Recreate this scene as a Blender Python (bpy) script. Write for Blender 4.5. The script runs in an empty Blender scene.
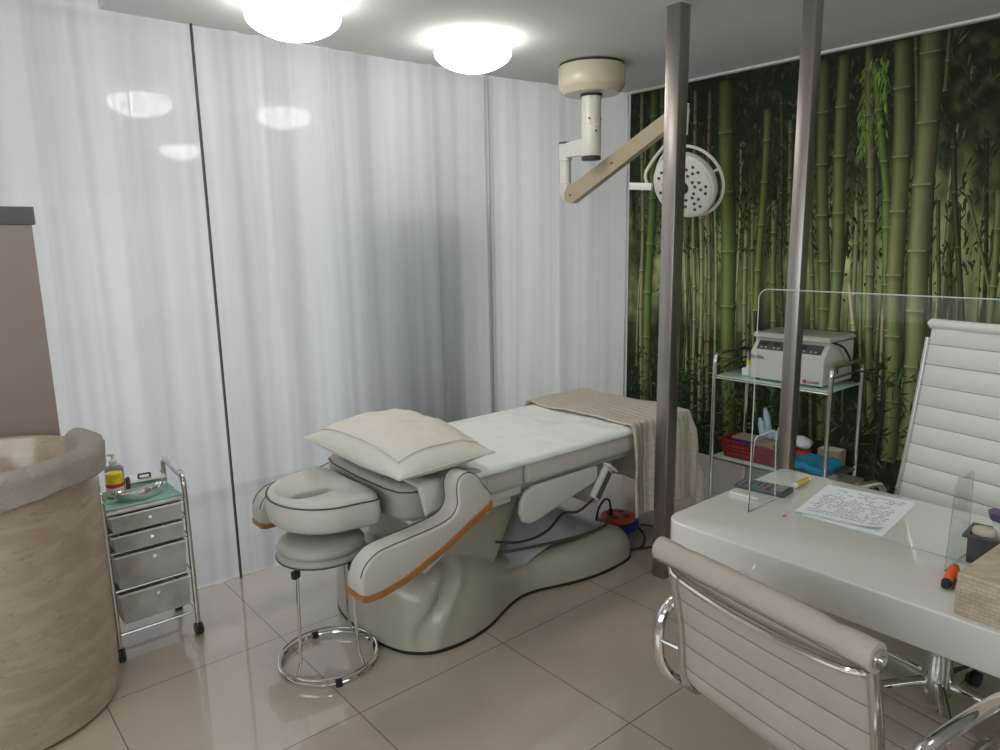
import bpy, bmesh, math, random
from math import sin, cos, pi, radians, sqrt, exp, hypot, atan2
from mathutils import Vector, Matrix, noise
C = bpy.context.scene.collection
random.seed(7)
# ------------------------------------------------------------------ materials
def newmat(name):
    m = bpy.data.materials.new(name); m.use_nodes = True
    nt = m.node_tree; b = nt.nodes['Principled BSDF']
    return m, nt, b
def mat(name, col, rough=.5, metal=0., noise_amt=0., nscale=20., bump=0., bscale=60., coat=0., spec=.5, trans=0., ior=1.45, emit=0.):
    m, nt, b = newmat(name)
    b.inputs['Base Color'].default_value = (*col, 1); b.inputs['Roughness'].default_value = rough
    b.inputs['Metallic'].default_value = metal; b.inputs['Coat Weight'].default_value = coat
    b.inputs['Coat Roughness'].default_value = .08
    b.inputs['Specular IOR Level'].default_value = spec; b.inputs['IOR'].default_value = ior
    b.inputs['Transmission Weight'].default_value = trans
    tc = nt.nodes.new('ShaderNodeTexCoord')
    if emit:
        b.inputs['Emission Color'].default_value = (*col, 1); b.inputs['Emission Strength'].default_value = emit
    if noise_amt:
        n = nt.nodes.new('ShaderNodeTexNoise'); n.inputs['Scale'].default_value = nscale; n.inputs['Detail'].default_value = 5
        nt.links.new(tc.outputs['Object'], n.inputs['Vector'])
        mx = nt.nodes.new('ShaderNodeMix'); mx.data_type = 'RGBA'
        mx.inputs[6].default_value = (*[max(0, c*(1-noise_amt)) for c in col], 1)
        mx.inputs[7].default_value = (*[min(1, c*(1+noise_amt)) for c in col], 1)
        nt.links.new(n.outputs['Fac'], mx.inputs[0]); nt.links.new(mx.outputs[2], b.inputs['Base Color'])
    if bump:
        n = nt.nodes.new('ShaderNodeTexNoise'); n.inputs['Scale'].default_value = bscale; n.inputs['Detail'].default_value = 4
        nt.links.new(tc.outputs['Object'], n.inputs['Vector'])
        bp = nt.nodes.new('ShaderNodeBump'); bp.inputs['Strength'].default_value = bump; bp.inputs['Distance'].default_value = .01
        nt.links.new(n.outputs['Fac'], bp.inputs['Height']); nt.links.new(bp.outputs['Normal'], b.inputs['Normal'])
    return m
def glassmat(name, tint=(.97, .99, .985), gloss=.08, rough=0.):
    m = bpy.data.materials.new(name); m.use_nodes = True; nt = m.node_tree; nt.nodes.clear()
    o = nt.nodes.new('ShaderNodeOutputMaterial'); mx = nt.nodes.new('ShaderNodeMixShader')
    t = nt.nodes.new('ShaderNodeBsdfTransparent'); g = nt.nodes.new('ShaderNodeBsdfGlossy')
    t.inputs[0].default_value = (*tint, 1); g.inputs['Roughness'].default_value = rough
    lw = nt.nodes.new('ShaderNodeLayerWeight'); lw.inputs['Blend'].default_value = .5
    pw = nt.nodes.new('ShaderNodeMath'); pw.operation = 'POWER'; pw.inputs[1].default_value = 5.; nt.links.new(lw.outputs['Facing'], pw.inputs[0])
    ml = nt.nodes.new('ShaderNodeMath'); ml.operation = 'MULTIPLY'; ml.inputs[1].default_value = .6; nt.links.new(pw.outputs[0], ml.inputs[0])
    mt = nt.nodes.new('ShaderNodeMath'); mt.operation = 'ADD'; mt.inputs[1].default_value = gloss
    nt.links.new(ml.outputs[0], mt.inputs[0]); mt.use_clamp = True
    nt.links.new(mt.outputs[0], mx.inputs[0]); nt.links.new(t.outputs[0], mx.inputs[1]); nt.links.new(g.outputs[0], mx.inputs[2])
    nt.links.new(mx.outputs[0], o.inputs[0])
    return m
M = {}
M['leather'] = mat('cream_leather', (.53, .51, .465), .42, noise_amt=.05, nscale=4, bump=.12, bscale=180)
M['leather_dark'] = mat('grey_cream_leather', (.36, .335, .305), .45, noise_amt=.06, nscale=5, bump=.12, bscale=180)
M['piping'] = mat('dark_piping', (.07, .06, .055), .6)
M['shell'] = mat('beige_plastic_shell', (.40, .375, .31), .32, noise_amt=.04, nscale=3, coat=.3)
M['shell_light'] = mat('light_plastic', (.60, .59, .55), .38)
M['rubber'] = mat('black_rubber', (.015, .015, .015), .6)
M['wood'] = mat('orange_wood', (.36, .15, .04), .4, noise_amt=.3, nscale=12)
M['chrome'] = mat('chrome', (.78, .77, .75), .09, 1.)
M['chrome_soft'] = mat('worn_chrome', (.62, .60, .57), .2, 1.)
M['sheet'] = mat('white_sheet', (.84, .86, .84), .6, bump=.15, bscale=9)
M['pillowcase'] = mat('offwhite_pillowcase', (.66, .62, .56), .85, noise_amt=.04, nscale=8, bump=.35, bscale=22)
M['pillow'] = mat('pillow_ticking', (.58, .55, .51), .85, bump=.3, bscale=40)
M['vinyl'] = mat('white_vinyl', (.70, .69, .66), .45, noise_amt=.03, nscale=5, bump=.1, bscale=60)
M['vinyl_worn'] = mat('worn_vinyl', (.41, .36, .315), .5, noise_amt=.1, nscale=9, bump=.15, bscale=50)
M['seam'] = mat('seam_thread', (.16, .13, .11), .8)
M['white_plastic'] = mat('white_plastic', (.75, .75, .72), .35)
M['ivory'] = mat('ivory_enamel', (.58, .52, .39), .35, coat=.3)
M['ivory_light'] = mat('pale_enamel', (.70, .67, .61), .35, coat=.3)
M['tan'] = mat('tan_enamel', (.40, .33, .22), .4)
M['black'] = mat('black_plastic', (.02, .02, .022), .4)
M['darkgrey'] = mat('dark_grey_plastic', (.07, .07, .075), .45)
M['red'] = mat('dark_red_plastic', (.23, .02, .025), .45)
M['redorange'] = mat('orange_red_plastic', (.62, .10, .03), .4)
M['blue'] = mat('blue_plastic', (.02, .04, .28), .4)
M['orange'] = mat('neon_orange_plastic', (1., .13, .01), .35)
M['yellow'] = mat('yellow_plastic', (.80, .62, .01), .4)
M['labelwhite'] = mat('label_white', (.75, .74, .70), .6)
M['labelred'] = mat('label_red', (.55, .05, .03), .6)
M['green_cloth'] = mat('green_surgical_cloth', (.33, .56, .47), .9, bump=.3, bscale=30)
M['blue_cloth'] = mat('teal_cloth', (.02, .25, .42), .85, bump=.4, bscale=20)
M['card'] = mat('brown_card', (.30, .22, .15), .8)
M['paper'] = mat('white_paper', (.82, .83, .86), .8)
M['ink'] = mat('ink', (.12, .12, .16), .8)
M['navy'] = mat('navy_card', (.03, .03, .16), .6)
M['purple'] = mat('purple_cap', (.10, .06, .16), .35)
M['peach'] = mat('peach_lid', (.62, .50, .42), .6)
M['sheetglass'] = glassmat('clear_acrylic', gloss=.006)
M['windowglass'] = glassmat('window_glass', (.95, .98, .98), gloss=.20)
M['edge'] = mat('polished_acrylic_edge', (.55, .60, .58), .2)
M['shelfglass'] = mat('mint_glass_shelf', (.50, .66, .58), .15, coat=.5)
M['bottle_clear'] = mat('grey_clear_bottle', (.36, .36, .38), .15, trans=.4)
M['syringe'] = mat('pale_blue_wrapper', (.45, .58, .68), .3)
M['tissue'] = mat('white_plastic_bag', (.70, .70, .72), .5)
M['plasticwrap'] = mat('grey_plastic_cover', (.44, .45, .47), .35, noise_amt=.12, nscale=9, bump=.4, bscale=12)
M['frame_dark'] = mat('dark_gasket', (.03, .03, .03), .5)
M['alu'] = mat('aluminium_profile', (.55, .55, .54), .35, .8)
M['amber'] = mat('amber_liquid', (.55, .45, .03), .2)

def mat_steel():
    m, nt, b = newmat('brushed_steel')
    tc = nt.nodes.new('ShaderNodeTexCoord'); mp = nt.nodes.new('ShaderNodeMapping'); mp.inputs['Scale'].default_value = (260, 260, 2.5)
    n = nt.nodes.new('ShaderNodeTexNoise'); n.inputs['Scale'].default_value = 1.; n.inputs['Detail'].default_value = 3
    cr = nt.nodes.new('ShaderNodeValToRGB'); cr.color_ramp.elements[0].color = (.235, .21, .19, 1); cr.color_ramp.elements[1].color = (.43, .39, .36, 1)
    nt.links.new(tc.outputs['Object'], mp.inputs[0]); nt.links.new(mp.outputs[0], n.inputs['Vector']); nt.links.new(n.outputs['Fac'], cr.inputs[0])
    nt.links.new(cr.outputs[0], b.inputs['Base Color']); b.inputs['Metallic'].default_value = .9; b.inputs['Roughness'].default_value = .33
    return m
M['steel'] = mat_steel()
def mat_tile():
    m, nt, b = newmat('polished_cream_tile')
    tc = nt.nodes.new('ShaderNodeTexCoord'); sp = nt.nodes.new('ShaderNodeSeparateXYZ'); nt.links.new(tc.outputs['Object'], sp.inputs[0])
    S = .6523
    def mth(op, a, bb=None):
        n = nt.nodes.new('ShaderNodeMath'); n.operation = op
        for i, v in enumerate((a, bb)):
            if v is None: continue
            if isinstance(v, (int, float)): n.inputs[i].default_value = v
            else: nt.links.new(v, n.inputs[i])
        return n.outputs[0]
    ds = []
    for ax, off in (('X', 1.0465), ('Y', 2.023)):
        v = mth('DIVIDE', mth('SUBTRACT', sp.outputs[ax], off - 100*S), S)
        f = mth('FRACT', v)
        d = mth('MINIMUM', f, mth('SUBTRACT', 1., f)); ds.append(mth('MULTIPLY', d, S))
    d = mth('MINIMUM', ds[0], ds[1]); line = mth('LESS_THAN', d, .0018)
    n = nt.nodes.new('ShaderNodeTexNoise'); n.inputs['Scale'].default_value = 2.2; n.inputs['Detail'].default_value = 7; n.inputs['Roughness'].default_value = .6
    nt.links.new(tc.outputs['Object'], n.inputs['Vector'])
    cr = nt.nodes.new('ShaderNodeValToRGB'); cr.color_ramp.elements[0].position = .3; cr.color_ramp.elements[0].color = (.43, .37, .305, 1)
    cr.color_ramp.elements[1].position = .7; cr.color_ramp.elements[1].color = (.49, .42, .35, 1)
    nt.links.new(n.outputs['Fac'], cr.inputs[0])
    mx = nt.nodes.new('ShaderNodeMix'); mx.data_type = 'RGBA'; mx.inputs[7].default_value = (.10, .085, .07, 1)
    nt.links.new(line, mx.inputs[0]); nt.links.new(cr.outputs[0], mx.inputs[6]); nt.links.new(mx.outputs[2], b.inputs['Base Color'])
    b.inputs['Roughness'].default_value = .32; b.inputs['Coat Weight'].default_value = 1.; b.inputs['Coat Roughness'].default_value = .03; b.inputs['Coat IOR'].default_value = 1.6
    return m
M['tile'] = mat_tile()
M['ceil'] = mat('matt_ceiling_paint', (.58, .575, .555), .9)
M['plaster'] = mat('wall_plaster', (.62, .60, .57), .85)
M['skirt'] = mat('skirting_paint', (.50, .46, .42), .5)
M['whitepaint'] = mat('white_trim', (.72, .72, .70), .6)
M['desk'] = mat('gloss_white_desk', (.70, .685, .65), .3, coat=.8)
M['board'] = mat('reflection_board_brown', (.33, .26, .24), .55, noise_amt=.1, nscale=2)
M['slate'] = mat('slate_rail', (.12, .13, .14), .5)
M['cabinet'] = mat('blue_grey_cabinet', (.44, .55, .62), .7)
def mat_curtain():
    m = bpy.data.materials.new('sheer_fabric'); m.use_nodes = True; nt = m.node_tree; nt.nodes.clear()
    o = nt.nodes.new('ShaderNodeOutputMaterial')
    d = nt.nodes.new('ShaderNodeBsdfDiffuse'); t = nt.nodes.new('ShaderNodeBsdfTranslucent'); tr = nt.nodes.new('ShaderNodeBsdfTransparent')
    tc = nt.nodes.new('ShaderNodeTexCoord'); mp = nt.nodes.new('ShaderNodeMapping'); mp.inputs['Scale'].default_value = (1, 1, .02)
    n = nt.nodes.new('ShaderNodeTexNoise'); n.inputs['Scale'].default_value = 7.5; n.inputs['Detail'].default_value = 2.2
    nt.links.new(tc.outputs['Object'], mp.inputs[0]); nt.links.new(mp.outputs[0], n.inputs['Vector'])
    cr = nt.nodes.new('ShaderNodeValToRGB'); cr.color_ramp.elements[0].position = .30; cr.color_ramp.elements[1].position = .60
    cr.color_ramp.elements[0].color = (.55, .54, .545, 1); cr.color_ramp.elements[1].color = (.80, .785, .785, 1)  # fold shade put into the fabric colour as darker vertical streaks
    nt.links.new(n.outputs['Fac'], cr.inputs[0])
    for s in (d, t): nt.links.new(cr.outputs[0], s.inputs['Color'])
    m1 = nt.nodes.new('ShaderNodeMixShader'); m1.inputs[0].default_value = .6
    nt.links.new(d.outputs[0], m1.inputs[1]); nt.links.new(t.outputs[0], m1.inputs[2])
    m2 = nt.nodes.new('ShaderNodeMixShader'); m2.inputs[0].default_value = .28
    nt.links.new(m1.outputs[0], m2.inputs[1]); nt.links.new(tr.outputs[0], m2.inputs[2]); nt.links.new(m2.outputs[0], o.inputs[0])
    return m
M['curtain'] = mat_curtain()
def mat_marble():
    m, nt, b = newmat('beige_marble')
    tc = nt.nodes.new('ShaderNodeTexCoord'); mp = nt.nodes.new('ShaderNodeMapping'); mp.inputs['Scale'].default_value = (1, 1, 3.4)
    nt.links.new(tc.outputs['Object'], mp.inputs[0])
    n = nt.nodes.new('ShaderNodeTexNoise'); n.inputs['Scale'].default_value = 6.5; n.inputs['Detail'].default_value = 12; n.inputs['Distortion'].default_value = .5
    nt.links.new(mp.outputs[0], n.inputs['Vector'])
    cr = nt.nodes.new('ShaderNodeValToRGB'); e = cr.color_ramp.elements
    e[0].position = .25; e[0].color = (.36, .275, .20, 1); e[1].position = .78; e[1].color = (.50, .41, .32, 1)
    for p_, c_ in ((.44, (.41, .32, .235, 1)), (.490, (.42, .33, .245, 1)), (.496, (.27, .19, .13, 1)), (.502, (.43, .34, .25, 1))):
        k = e.new(p_); k.color = c_
    nt.links.new(n.outputs['Fac'], cr.inputs[0]); nt.links.new(cr.outputs[0], b.inputs['Base Color'])
    b.inputs['Roughness'].default_value = .25; b.inputs['Coat Weight'].default_value = .3
    return m
M['marble'] = mat_marble()
def mat_towel():
    m = mat('grey_terry_towel', (.46, .42, .365), .95, noise_amt=.12, nscale=60, bump=1., bscale=260)
    return m
M['towel'] = mat_towel()
def mat_stonebox():
    m, nt, b = newmat('mosaic_stone')
    tc = nt.nodes.new('ShaderNodeTexCoord')
    sp = nt.nodes.new('ShaderNodeSeparateXYZ'); cb = nt.nodes.new('ShaderNodeCombineXYZ'); ad = nt.nodes.new('ShaderNodeMath'); ad.operation = 'ADD'
    nt.links.new(tc.outputs['Object'], sp.inputs[0]); nt.links.new(sp.outputs['X'], ad.inputs[0]); nt.links.new(sp.outputs['Y'], ad.inputs[1])
    nt.links.new(ad.outputs[0], cb.inputs[0]); nt.links.new(sp.outputs['Z'], cb.inputs[1])
    br = nt.nodes.new('ShaderNodeTexBrick'); nt.links.new(cb.outputs[0], br.inputs['Vector'])
    br.inputs['Scale'].default_value = 1.; br.inputs['Brick Width'].default_value = .02; br.inputs['Row Height'].default_value = .009; br.inputs['Mortar Size'].default_value = .0005
    br.inputs['Color1'].default_value = (.44, .36, .25, 1); br.inputs['Color2'].default_value = (.53, .45, .34, 1); br.inputs['Mortar'].default_value = (.30, .24, .16, 1)
    n = nt.nodes.new('ShaderNodeTexNoise'); n.inputs['Scale'].default_value = 30; n.inputs['Detail'].default_value = 6
    nt.links.new(tc.outputs['Object'], n.inputs['Vector'])
    mx = nt.nodes.new('ShaderNodeMix'); mx.data_type = 'RGBA'; mx.blend_type = 'SOFT_LIGHT'; mx.inputs[0].default_value = .7
    nt.links.new(br.outputs['Color'], mx.inputs[6]); nt.links.new(n.outputs['Fac'], mx.inputs[7]); nt.links.new(mx.outputs[2], b.inputs['Base Color'])
    b.inputs['Roughness'].default_value = .5
    return m
M['stone'] = mat_stonebox()
def mat_knit():
    m, nt, b = newmat('cable_knit')
    uv = nt.nodes.new('ShaderNodeUVMap')
    mp = nt.nodes.new('ShaderNodeMapping'); mp.inputs['Scale'].default_value = (34, 55, 1); nt.links.new(uv.outputs[0], mp.inputs[0])
    v = nt.nodes.new('ShaderNodeTexVoronoi'); v.inputs['Scale'].default_value = 1.; v.inputs['Randomness'].default_value = .35; nt.links.new(mp.outputs[0], v.inputs['Vector'])
    w = nt.nodes.new('ShaderNodeTexWave'); w.inputs['Scale'].default_value = 7.5; w.bands_direction = 'X'; nt.links.new(uv.outputs[0], w.inputs['Vector'])
    w.inputs['Distortion'].default_value = 1.5; w.inputs['Detail Scale'].default_value = 4
    ad = nt.nodes.new('ShaderNodeMath'); ad.operation = 'SUBTRACT'; nt.links.new(w.outputs['Fac'], ad.inputs[0]); nt.links.new(v.outputs['Distance'], ad.inputs[1])
    bp = nt.nodes.new('ShaderNodeBump'); bp.inputs['Strength'].default_value = .55; bp.inputs['Distance'].default_value = .006
    nt.links.new(ad.outputs[0], bp.inputs['Height']); nt.links.new(bp.outputs[0], b.inputs['Normal'])
    cr = nt.nodes.new('ShaderNodeValToRGB'); cr.color_ramp.elements[0].color = (.64, .585, .50, 1); cr.color_ramp.elements[1].color = (.48, .43, .36, 1)
    nt.links.new(v.outputs['Distance'], cr.inputs[0]); nt.links.new(cr.outputs[0], b.inputs['Base Color'])
    b.inputs['Roughness'].default_value = .95
    return m
M['knit'] = mat_knit()
def mat_lamp(strength, name):
    m = bpy.data.materials.new(name); m.use_nodes = True; nt = m.node_tree; nt.nodes.clear()
    o = nt.nodes.new('ShaderNodeOutputMaterial'); e = nt.nodes.new('ShaderNodeEmission')
    e.inputs[0].default_value = (1, .97, .92, 1); e.inputs[1].default_value = strength; nt.links.new(e.outputs[0], o.inputs[0])
    return m
M['lamp'] = mat_lamp(11., 'opal_diffuser_lit')
def mat_drawer():
    m, nt, b = newmat('frosted_drawer_plastic')
    tc = nt.nodes.new('ShaderNodeTexCoord'); n = nt.nodes.new('ShaderNodeTexNoise'); n.inputs['Scale'].default_value = 9; n.inputs['Detail'].default_value = 2
    nt.links.new(tc.outputs['Object'], n.inputs['Vector'])
    cr = nt.nodes.new('ShaderNodeValToRGB'); cr.color_ramp.elements[0].position = .3; cr.color_ramp.elements[0].color = (.42, .385, .35, 1)
    cr.color_ramp.elements[1].position = .65; cr.color_ramp.elements[1].color = (.62, .61, .58, 1)
    nt.links.new(n.outputs['Fac'], cr.inputs[0]); nt.links.new(cr.outputs[0], b.inputs['Base Color']); b.inputs['Roughness'].default_value = .4
    b.inputs['Alpha'].default_value = .86
    return m
M['drawer'] = mat_drawer()

# ------------------------------------------------------------------ mesh helpers
def obj(name, bm, m, parent=None, smooth=35, loc=None):
    me = bpy.data.meshes.new(name)
    bmesh.ops.recalc_face_normals(bm, faces=bm.faces)
    bm.to_mesh(me); bm.free()
    if m is not None:
        for k in (m if isinstance(m, (list, tuple)) else [m]): me.materials.append(k)
    if smooth:
        for p in me.polygons: p.use_smooth = True
        me.set_sharp_from_angle(angle=radians(smooth))
    o = bpy.data.objects.new(name, me); C.objects.link(o)
    if parent is not None: o.parent = parent
    if loc: o.location = loc
    return o
def objs(name, bm, m, parent=None, **k):
    # one object for every loose piece
    left = set(bm.verts); out = []
    while left:
        st_ = [left.pop()]; isl = set(st_)
        while st_:
            for e_ in st_.pop().link_edges:
                for v_ in e_.verts:
                    if v_ in left: left.discard(v_); isl.add(v_); st_.append(v_)
        b2 = bmesh.new(); mp_ = {v_: b2.verts.new(v_.co) for v_ in isl}
        for f_ in {f_ for v_ in isl for f_ in v_.link_faces}:
            nf = b2.faces.new([mp_[v_] for v_ in f_.verts]); nf.material_index = f_.material_index
        out.append(obj(name, b2, m, parent, **k))
    bm.free(); return out
def thing(name, label, cat, loc=(0, 0, 0), rz=0, group=None):
    o = bpy.data.objects.new(name, None); C.objects.link(o); o.location = loc; o.rotation_euler = (0, 0, rz)
    o.empty_display_size = .1; o['label'] = label; o['category'] = cat
    if group: o['group'] = group
    return o
def tag(o, label, cat, group=None):
    o['label'] = label; o['category'] = cat
    if group: o['group'] = group
    return o
def struct(name, bm, m, **k):
    o = obj(name, bm, m, **k); o['kind'] = 'structure'; return o
def B(): return bmesh.new()
def box(bm, x0, x1, y0, y1, z0, z1, bev=0, seg=2, mi=0, mtx=None):
    g = bmesh.ops.create_cube(bm, size=1)['verts']
    for v in g: v.co = Vector(((x0+x1)/2+v.co.x*(x1-x0), (y0+y1)/2+v.co.y*(y1-y0), (z0+z1)/2+v.co.z*(z1-z0)))
    fs = {f for v in g for f in v.link_faces}
    es = {e for v in g for e in v.link_edges}
    for f in fs: f.material_index = mi
    vs = set(g)
    if bev:
        r = bmesh.ops.bevel(bm, geom=list(es), offset=bev, segments=seg, profile=.5, affect='EDGES')
        vs = {v for f in r['faces'] for v in f.verts} | {v for v in vs if v.is_valid}
        for f in r['faces']: f.material_index = mi
    if mtx is not None:
        for v in vs: v.co = mtx @ v.co
    return bm
def frames(path, closed=False, up=None):
    n = len(path); out = []
    prev = None
    for i in range(n):
        a = path[i-1] if (i > 0 or closed) else path[i]; b = path[(i+1) % n] if (i < n-1 or closed) else path[i]
        t = (b-a).normalized()
        if prev is None:
            u = Vector(up) if up else (Vector((0, 0, 1)) if abs(t.z) < .9 else Vector((1, 0, 0)))
        else: u = prev
        if up: u = Vector(up)
        u = (u - t*u.dot(t)).normalized(); prev = u
        out.append((t, u, t.cross(u)))
    return out
def tube(bm, path, r, seg=10, closed=False, ry=None, up=None, caps=True, mi=0):
    path = [Vector(p) for p in path]; fr = frames(path, closed, up); rings = []
    rr = r if isinstance(r, (list, tuple)) else [r]*len(path)
    for p, (t, u, w), q in zip(path, fr, rr):
        q2 = q*(ry/r if (ry and not isinstance(r, (list, tuple))) else 1)
        rings.append([bm.verts.new(p + u*cos(a)*q + w*sin(a)*q2) for a in [2*pi*k/seg for k in range(seg)]])
    n = len(rings)
    for i in range(n if closed else n-1):
        A, D = rings[i], rings[(i+1) % n]
        for k in range(seg):
            f = bm.faces.new((A[k], A[(k+1) % seg], D[(k+1) % seg], D[k])); f.material_index = mi
    if not closed and caps:
        for R_ in (rings[0][::-1], rings[-1]): f = bm.faces.new(R_); f.material_index = mi
    return bm
def fillet(pts, r=.03, n=6, closed=False):
    pts = [Vector(p) for p in pts]; out = []; N = len(pts)
    for i, p in enumerate(pts):
        if not closed and i in (0, N-1): out.append(p); continue
        a = pts[i-1]; b = pts[(i+1) % N]
        d1 = (a-p); d2 = (b-p); q = min(r, d1.length*.49, d2.length*.49)
        s = p + d1.normalized()*q; e = p + d2.normalized()*q
        for k in range(n+1):
            t = k/n; out.append(s*(1-t)**2 + p*2*t*(1-t) + e*t*t)
    return out
def spline(pts, n=8, closed=False):
    pts = [Vector(p) for p in pts]; N = len(pts); out = []
    rng = range(N if closed else N-1)
    for i in rng:
        p0 = pts[(i-1) % N] if (closed or i > 0) else pts[i]; p1 = pts[i]; p2 = pts[(i+1) % N]
        p3 = pts[(i+2) % N] if (closed or i+2 < N) else p2
        for k in range(n):
            t = k/n
            out.append(.5*((2*p1)+(p2-p0)*t+(2*p0-5*p1+4*p2-p3)*t*t+(3*p1-p0-3*p2+p3)*t**3))
    if not closed: out.append(pts[-1])
    return out
def lathe(bm, prof, cx=0, cy=0, seg=32, mi=0, mtx=None):
    rings = []
    for r, z in prof:
        if r < 1e-6: rings.append([bm.verts.new((cx, cy, z))])
        else: rings.append([bm.verts.new((cx+r*cos(2*pi*k/seg), cy+r*sin(2*pi*k/seg), z)) for k in range(seg)])
    for A, D in zip(rings, rings[1:]):
        for k in range(seg):
            k2 = (k+1) % seg
            if len(A) == 1 and len(D) == 1: continue
            if len(A) == 1: f = bm.faces.new((A[0], D[k2], D[k]))
            elif len(D) == 1: f = bm.faces.new((A[k], A[k2], D[0]))
            else: f = bm.faces.new((A[k], A[k2], D[k2], D[k]))
            f.material_index = mi
    for R_ in (rings[0][::-1], rings[-1]):
        if len(R_) > 1: f = bm.faces.new(R_); f.material_index = mi
    if mtx is not None:
        for R_ in rings:
            for v in R_: v.co = mtx @ v.co
    return bm
def loft(bm, rings, closed_u=True, caps=True, mi=0):
    vr = [[bm.verts.new(p) for p in r] for r in rings]; n = len(vr[0])
    for A, D in zip(vr, vr[1:]):
        for k in range(n if closed_u else n-1):
            f = bm.faces.new((A[k], A[(k+1) % n], D[(k+1) % n], D[k])); f.material_index = mi
    if caps and closed_u:
        for R_ in (vr[0][::-1], vr[-1]): f = bm.faces.new(R_); f.material_index = mi
    return vr
def prism(bm, poly, a0, a1, axis='y', bev=0, seg=3, mi=0):
    # poly in the plane across axis; y: (x,z)  z: (x,y)  x: (y,z)
    def mk(p, a): return {'y': (p[0], a, p[1]), 'z': (p[0], p[1], a), 'x': (a, p[0], p[1])}[axis]
    A = [bm.verts.new(mk(p, a0)) for p in poly]; D = [bm.verts.new(mk(p, a1)) for p in poly]; n = len(poly)
    fa = bm.faces.new(A[::-1]); fd = bm.faces.new(D); fs = [fa, fd]
    for k in range(n): fs.append(bm.faces.new((A[k], A[(k+1) % n], D[(k+1) % n], D[k])))
    for f in fs: f.material_index = mi
    if bev:
        bmesh.ops.recalc_face_normals(bm, faces=fs)
        es = list(fa.edges)+list(fd.edges)
        r = bmesh.ops.bevel(bm, geom=es, offset=bev, segments=seg, profile=.5, affect='EDGES', clamp_overlap=True)
        for f in r['faces']: f.material_index = mi
    return bm
def grid(bm, fn, nu, nv, mi=0, uv=False, skip=None):
    V = [[None]*(nv+1) for _ in range(nu+1)]
    for i in range(nu+1):
        for j in range(nv+1): V[i][j] = bm.verts.new(fn(i/nu, j/nv))
    L = bm.loops.layers.uv.new('UVMap') if uv else None
    for i in range(nu):
        for j in range(nv):
            if skip and skip((i+.5)/nu, (j+.5)/nv): continue
            f = bm.faces.new((V[i][j], V[i+1][j], V[i+1][j+1], V[i][j+1])); f.material_index = mi
            if uv:
                for l, (a, b) in zip(f.loops, ((i, j), (i+1, j), (i+1, j+1), (i, j+1))): l[L].uv = (a/nu, b/nv)
    return V
def solid(o, t, off=0.):
    m = o.modifiers.new('thickness', 'SOLIDIFY'); m.thickness = t; m.offset = off; return o
def subsurf(o, n=1):
    m = o.modifiers.new('smooth', 'SUBSURF'); m.levels = n; m.render_levels = n; return o
def text(name, s, size, m, parent, mtx, ext=.0004, align='CENTER'):
    cu = bpy.data.curves.new(name, 'FONT'); cu.body = s; cu.size = size; cu.extrude = ext; cu.align_x = align; cu.align_y = 'CENTER'
    t = bpy.data.objects.new(name, cu); C.objects.link(t)
    dg = bpy.context.evaluated_depsgraph_get(); me = bpy.data.meshes.new_from_object(t.evaluated_get(dg))
    bpy.data.objects.remove(t); me.materials.clear(); me.materials.append(m)
    o = bpy.data.objects.new(name, me); C.objects.link(o); o.parent = parent; o.matrix_local = mtx
    return o
def copy_tree(o, parent=None):
    c = o.copy(); C.objects.link(c)
    if parent is not None: c.parent = parent
    for ch in list(o.children): copy_tree(ch, c)
    return c

# ------------------------------------------------------------------ camera (eye height 1.6 m)
cam = bpy.data.cameras.new('camera'); co = bpy.data.objects.new('camera', cam); C.objects.link(co)
cam.sensor_width = 36; cam.lens = 717.78*36/1000; cam.clip_start = .02
yaw, pit, rol = radians(49.8163), radians(10.7193), radians(1.0352)
fw = Vector((cos(yaw)*cos(pit), sin(yaw)*cos(pit), -sin(pit))); rt = Vector((sin(yaw), -cos(yaw), 0)); dn = fw.cross(rt)
r2 = rt*cos(rol)+dn*sin(rol); d2 = -rt*sin(rol)+dn*cos(rol)
mm = Matrix((r2, -d2, -fw)).transposed().to_4x4(); mm.translation = Vector((0, 0, 1.6)); co.matrix_world = mm
bpy.context.scene.camera = co

# ------------------------------------------------------------------ room
H = 2.517; YG = 3.31; XM = 3.84; YB = -1.9; XL = -1.6
struct('floor', box(B(), XL-.1, XM+.1, YB-.1, YG+.05, -.1, 0), M['tile'], smooth=0)
struct('ceiling', box(B(), .78, XM+.1, YB-.1, YG+.02, H, H+.35), M['ceil'], smooth=0)
struct('ceiling_recess', box(B(), XL-.1, .779, YB-.1, YG+.02, H+.3, H+.4), M['ceil'], smooth=0)
struct('ceiling_window_bay', box(B(), XL-.1, XM+.1, YG+.021, 4.7, H+.3, H+.4), M['ceil'], smooth=0)
struct('wall_right', box(B(), XM+.003, XM+.1, YB-.1, 4.7, .0, H+.4), M['plaster'], smooth=0)
w = B(); box(w, XL-.1, .2, YB-.1, YB, 0, H+.4); box(w, 3.7, XM+.1, YB-.1, YB, 0, H+.4); box(w, .2, 3.7, YB-.1, YB, 0, .7); box(w, .2, 3.7, YB-.1, YB, 2.2, H+.4)
struct('wall_front', w, M['plaster'], smooth=0)
w = B(); box(w, .2, 3.7, YB-.06, YB-.054, .7, 2.2); struct('added_front_window', w, M['windowglass'], smooth=0)  # unseen window added to let fill light in from the front
w = B()
for x in (.2, 1.35, 2.5, 3.66): box(w, x, x+.04, YB-.075, YB-.03, .7, 2.2)
for z in (.7, 2.16): box(w, .2, 3.7, YB-.075, YB-.03, z, z+.04)
struct('added_window_frame', w, M['whitepaint'], smooth=0)
w = B(); box(w, XL-.1, XL, YB, 4.7, 0, .9); box(w, XL-.1, XL, YB, 4.7, 2.2, H+.4); box(w, XL-.1, XL, YB, -1.3, .9, 2.2); box(w, XL-.1, XL, 2.6, 4.7, .9, 2.2)
struct('wall_left', w, M['plaster'], smooth=0)
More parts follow.
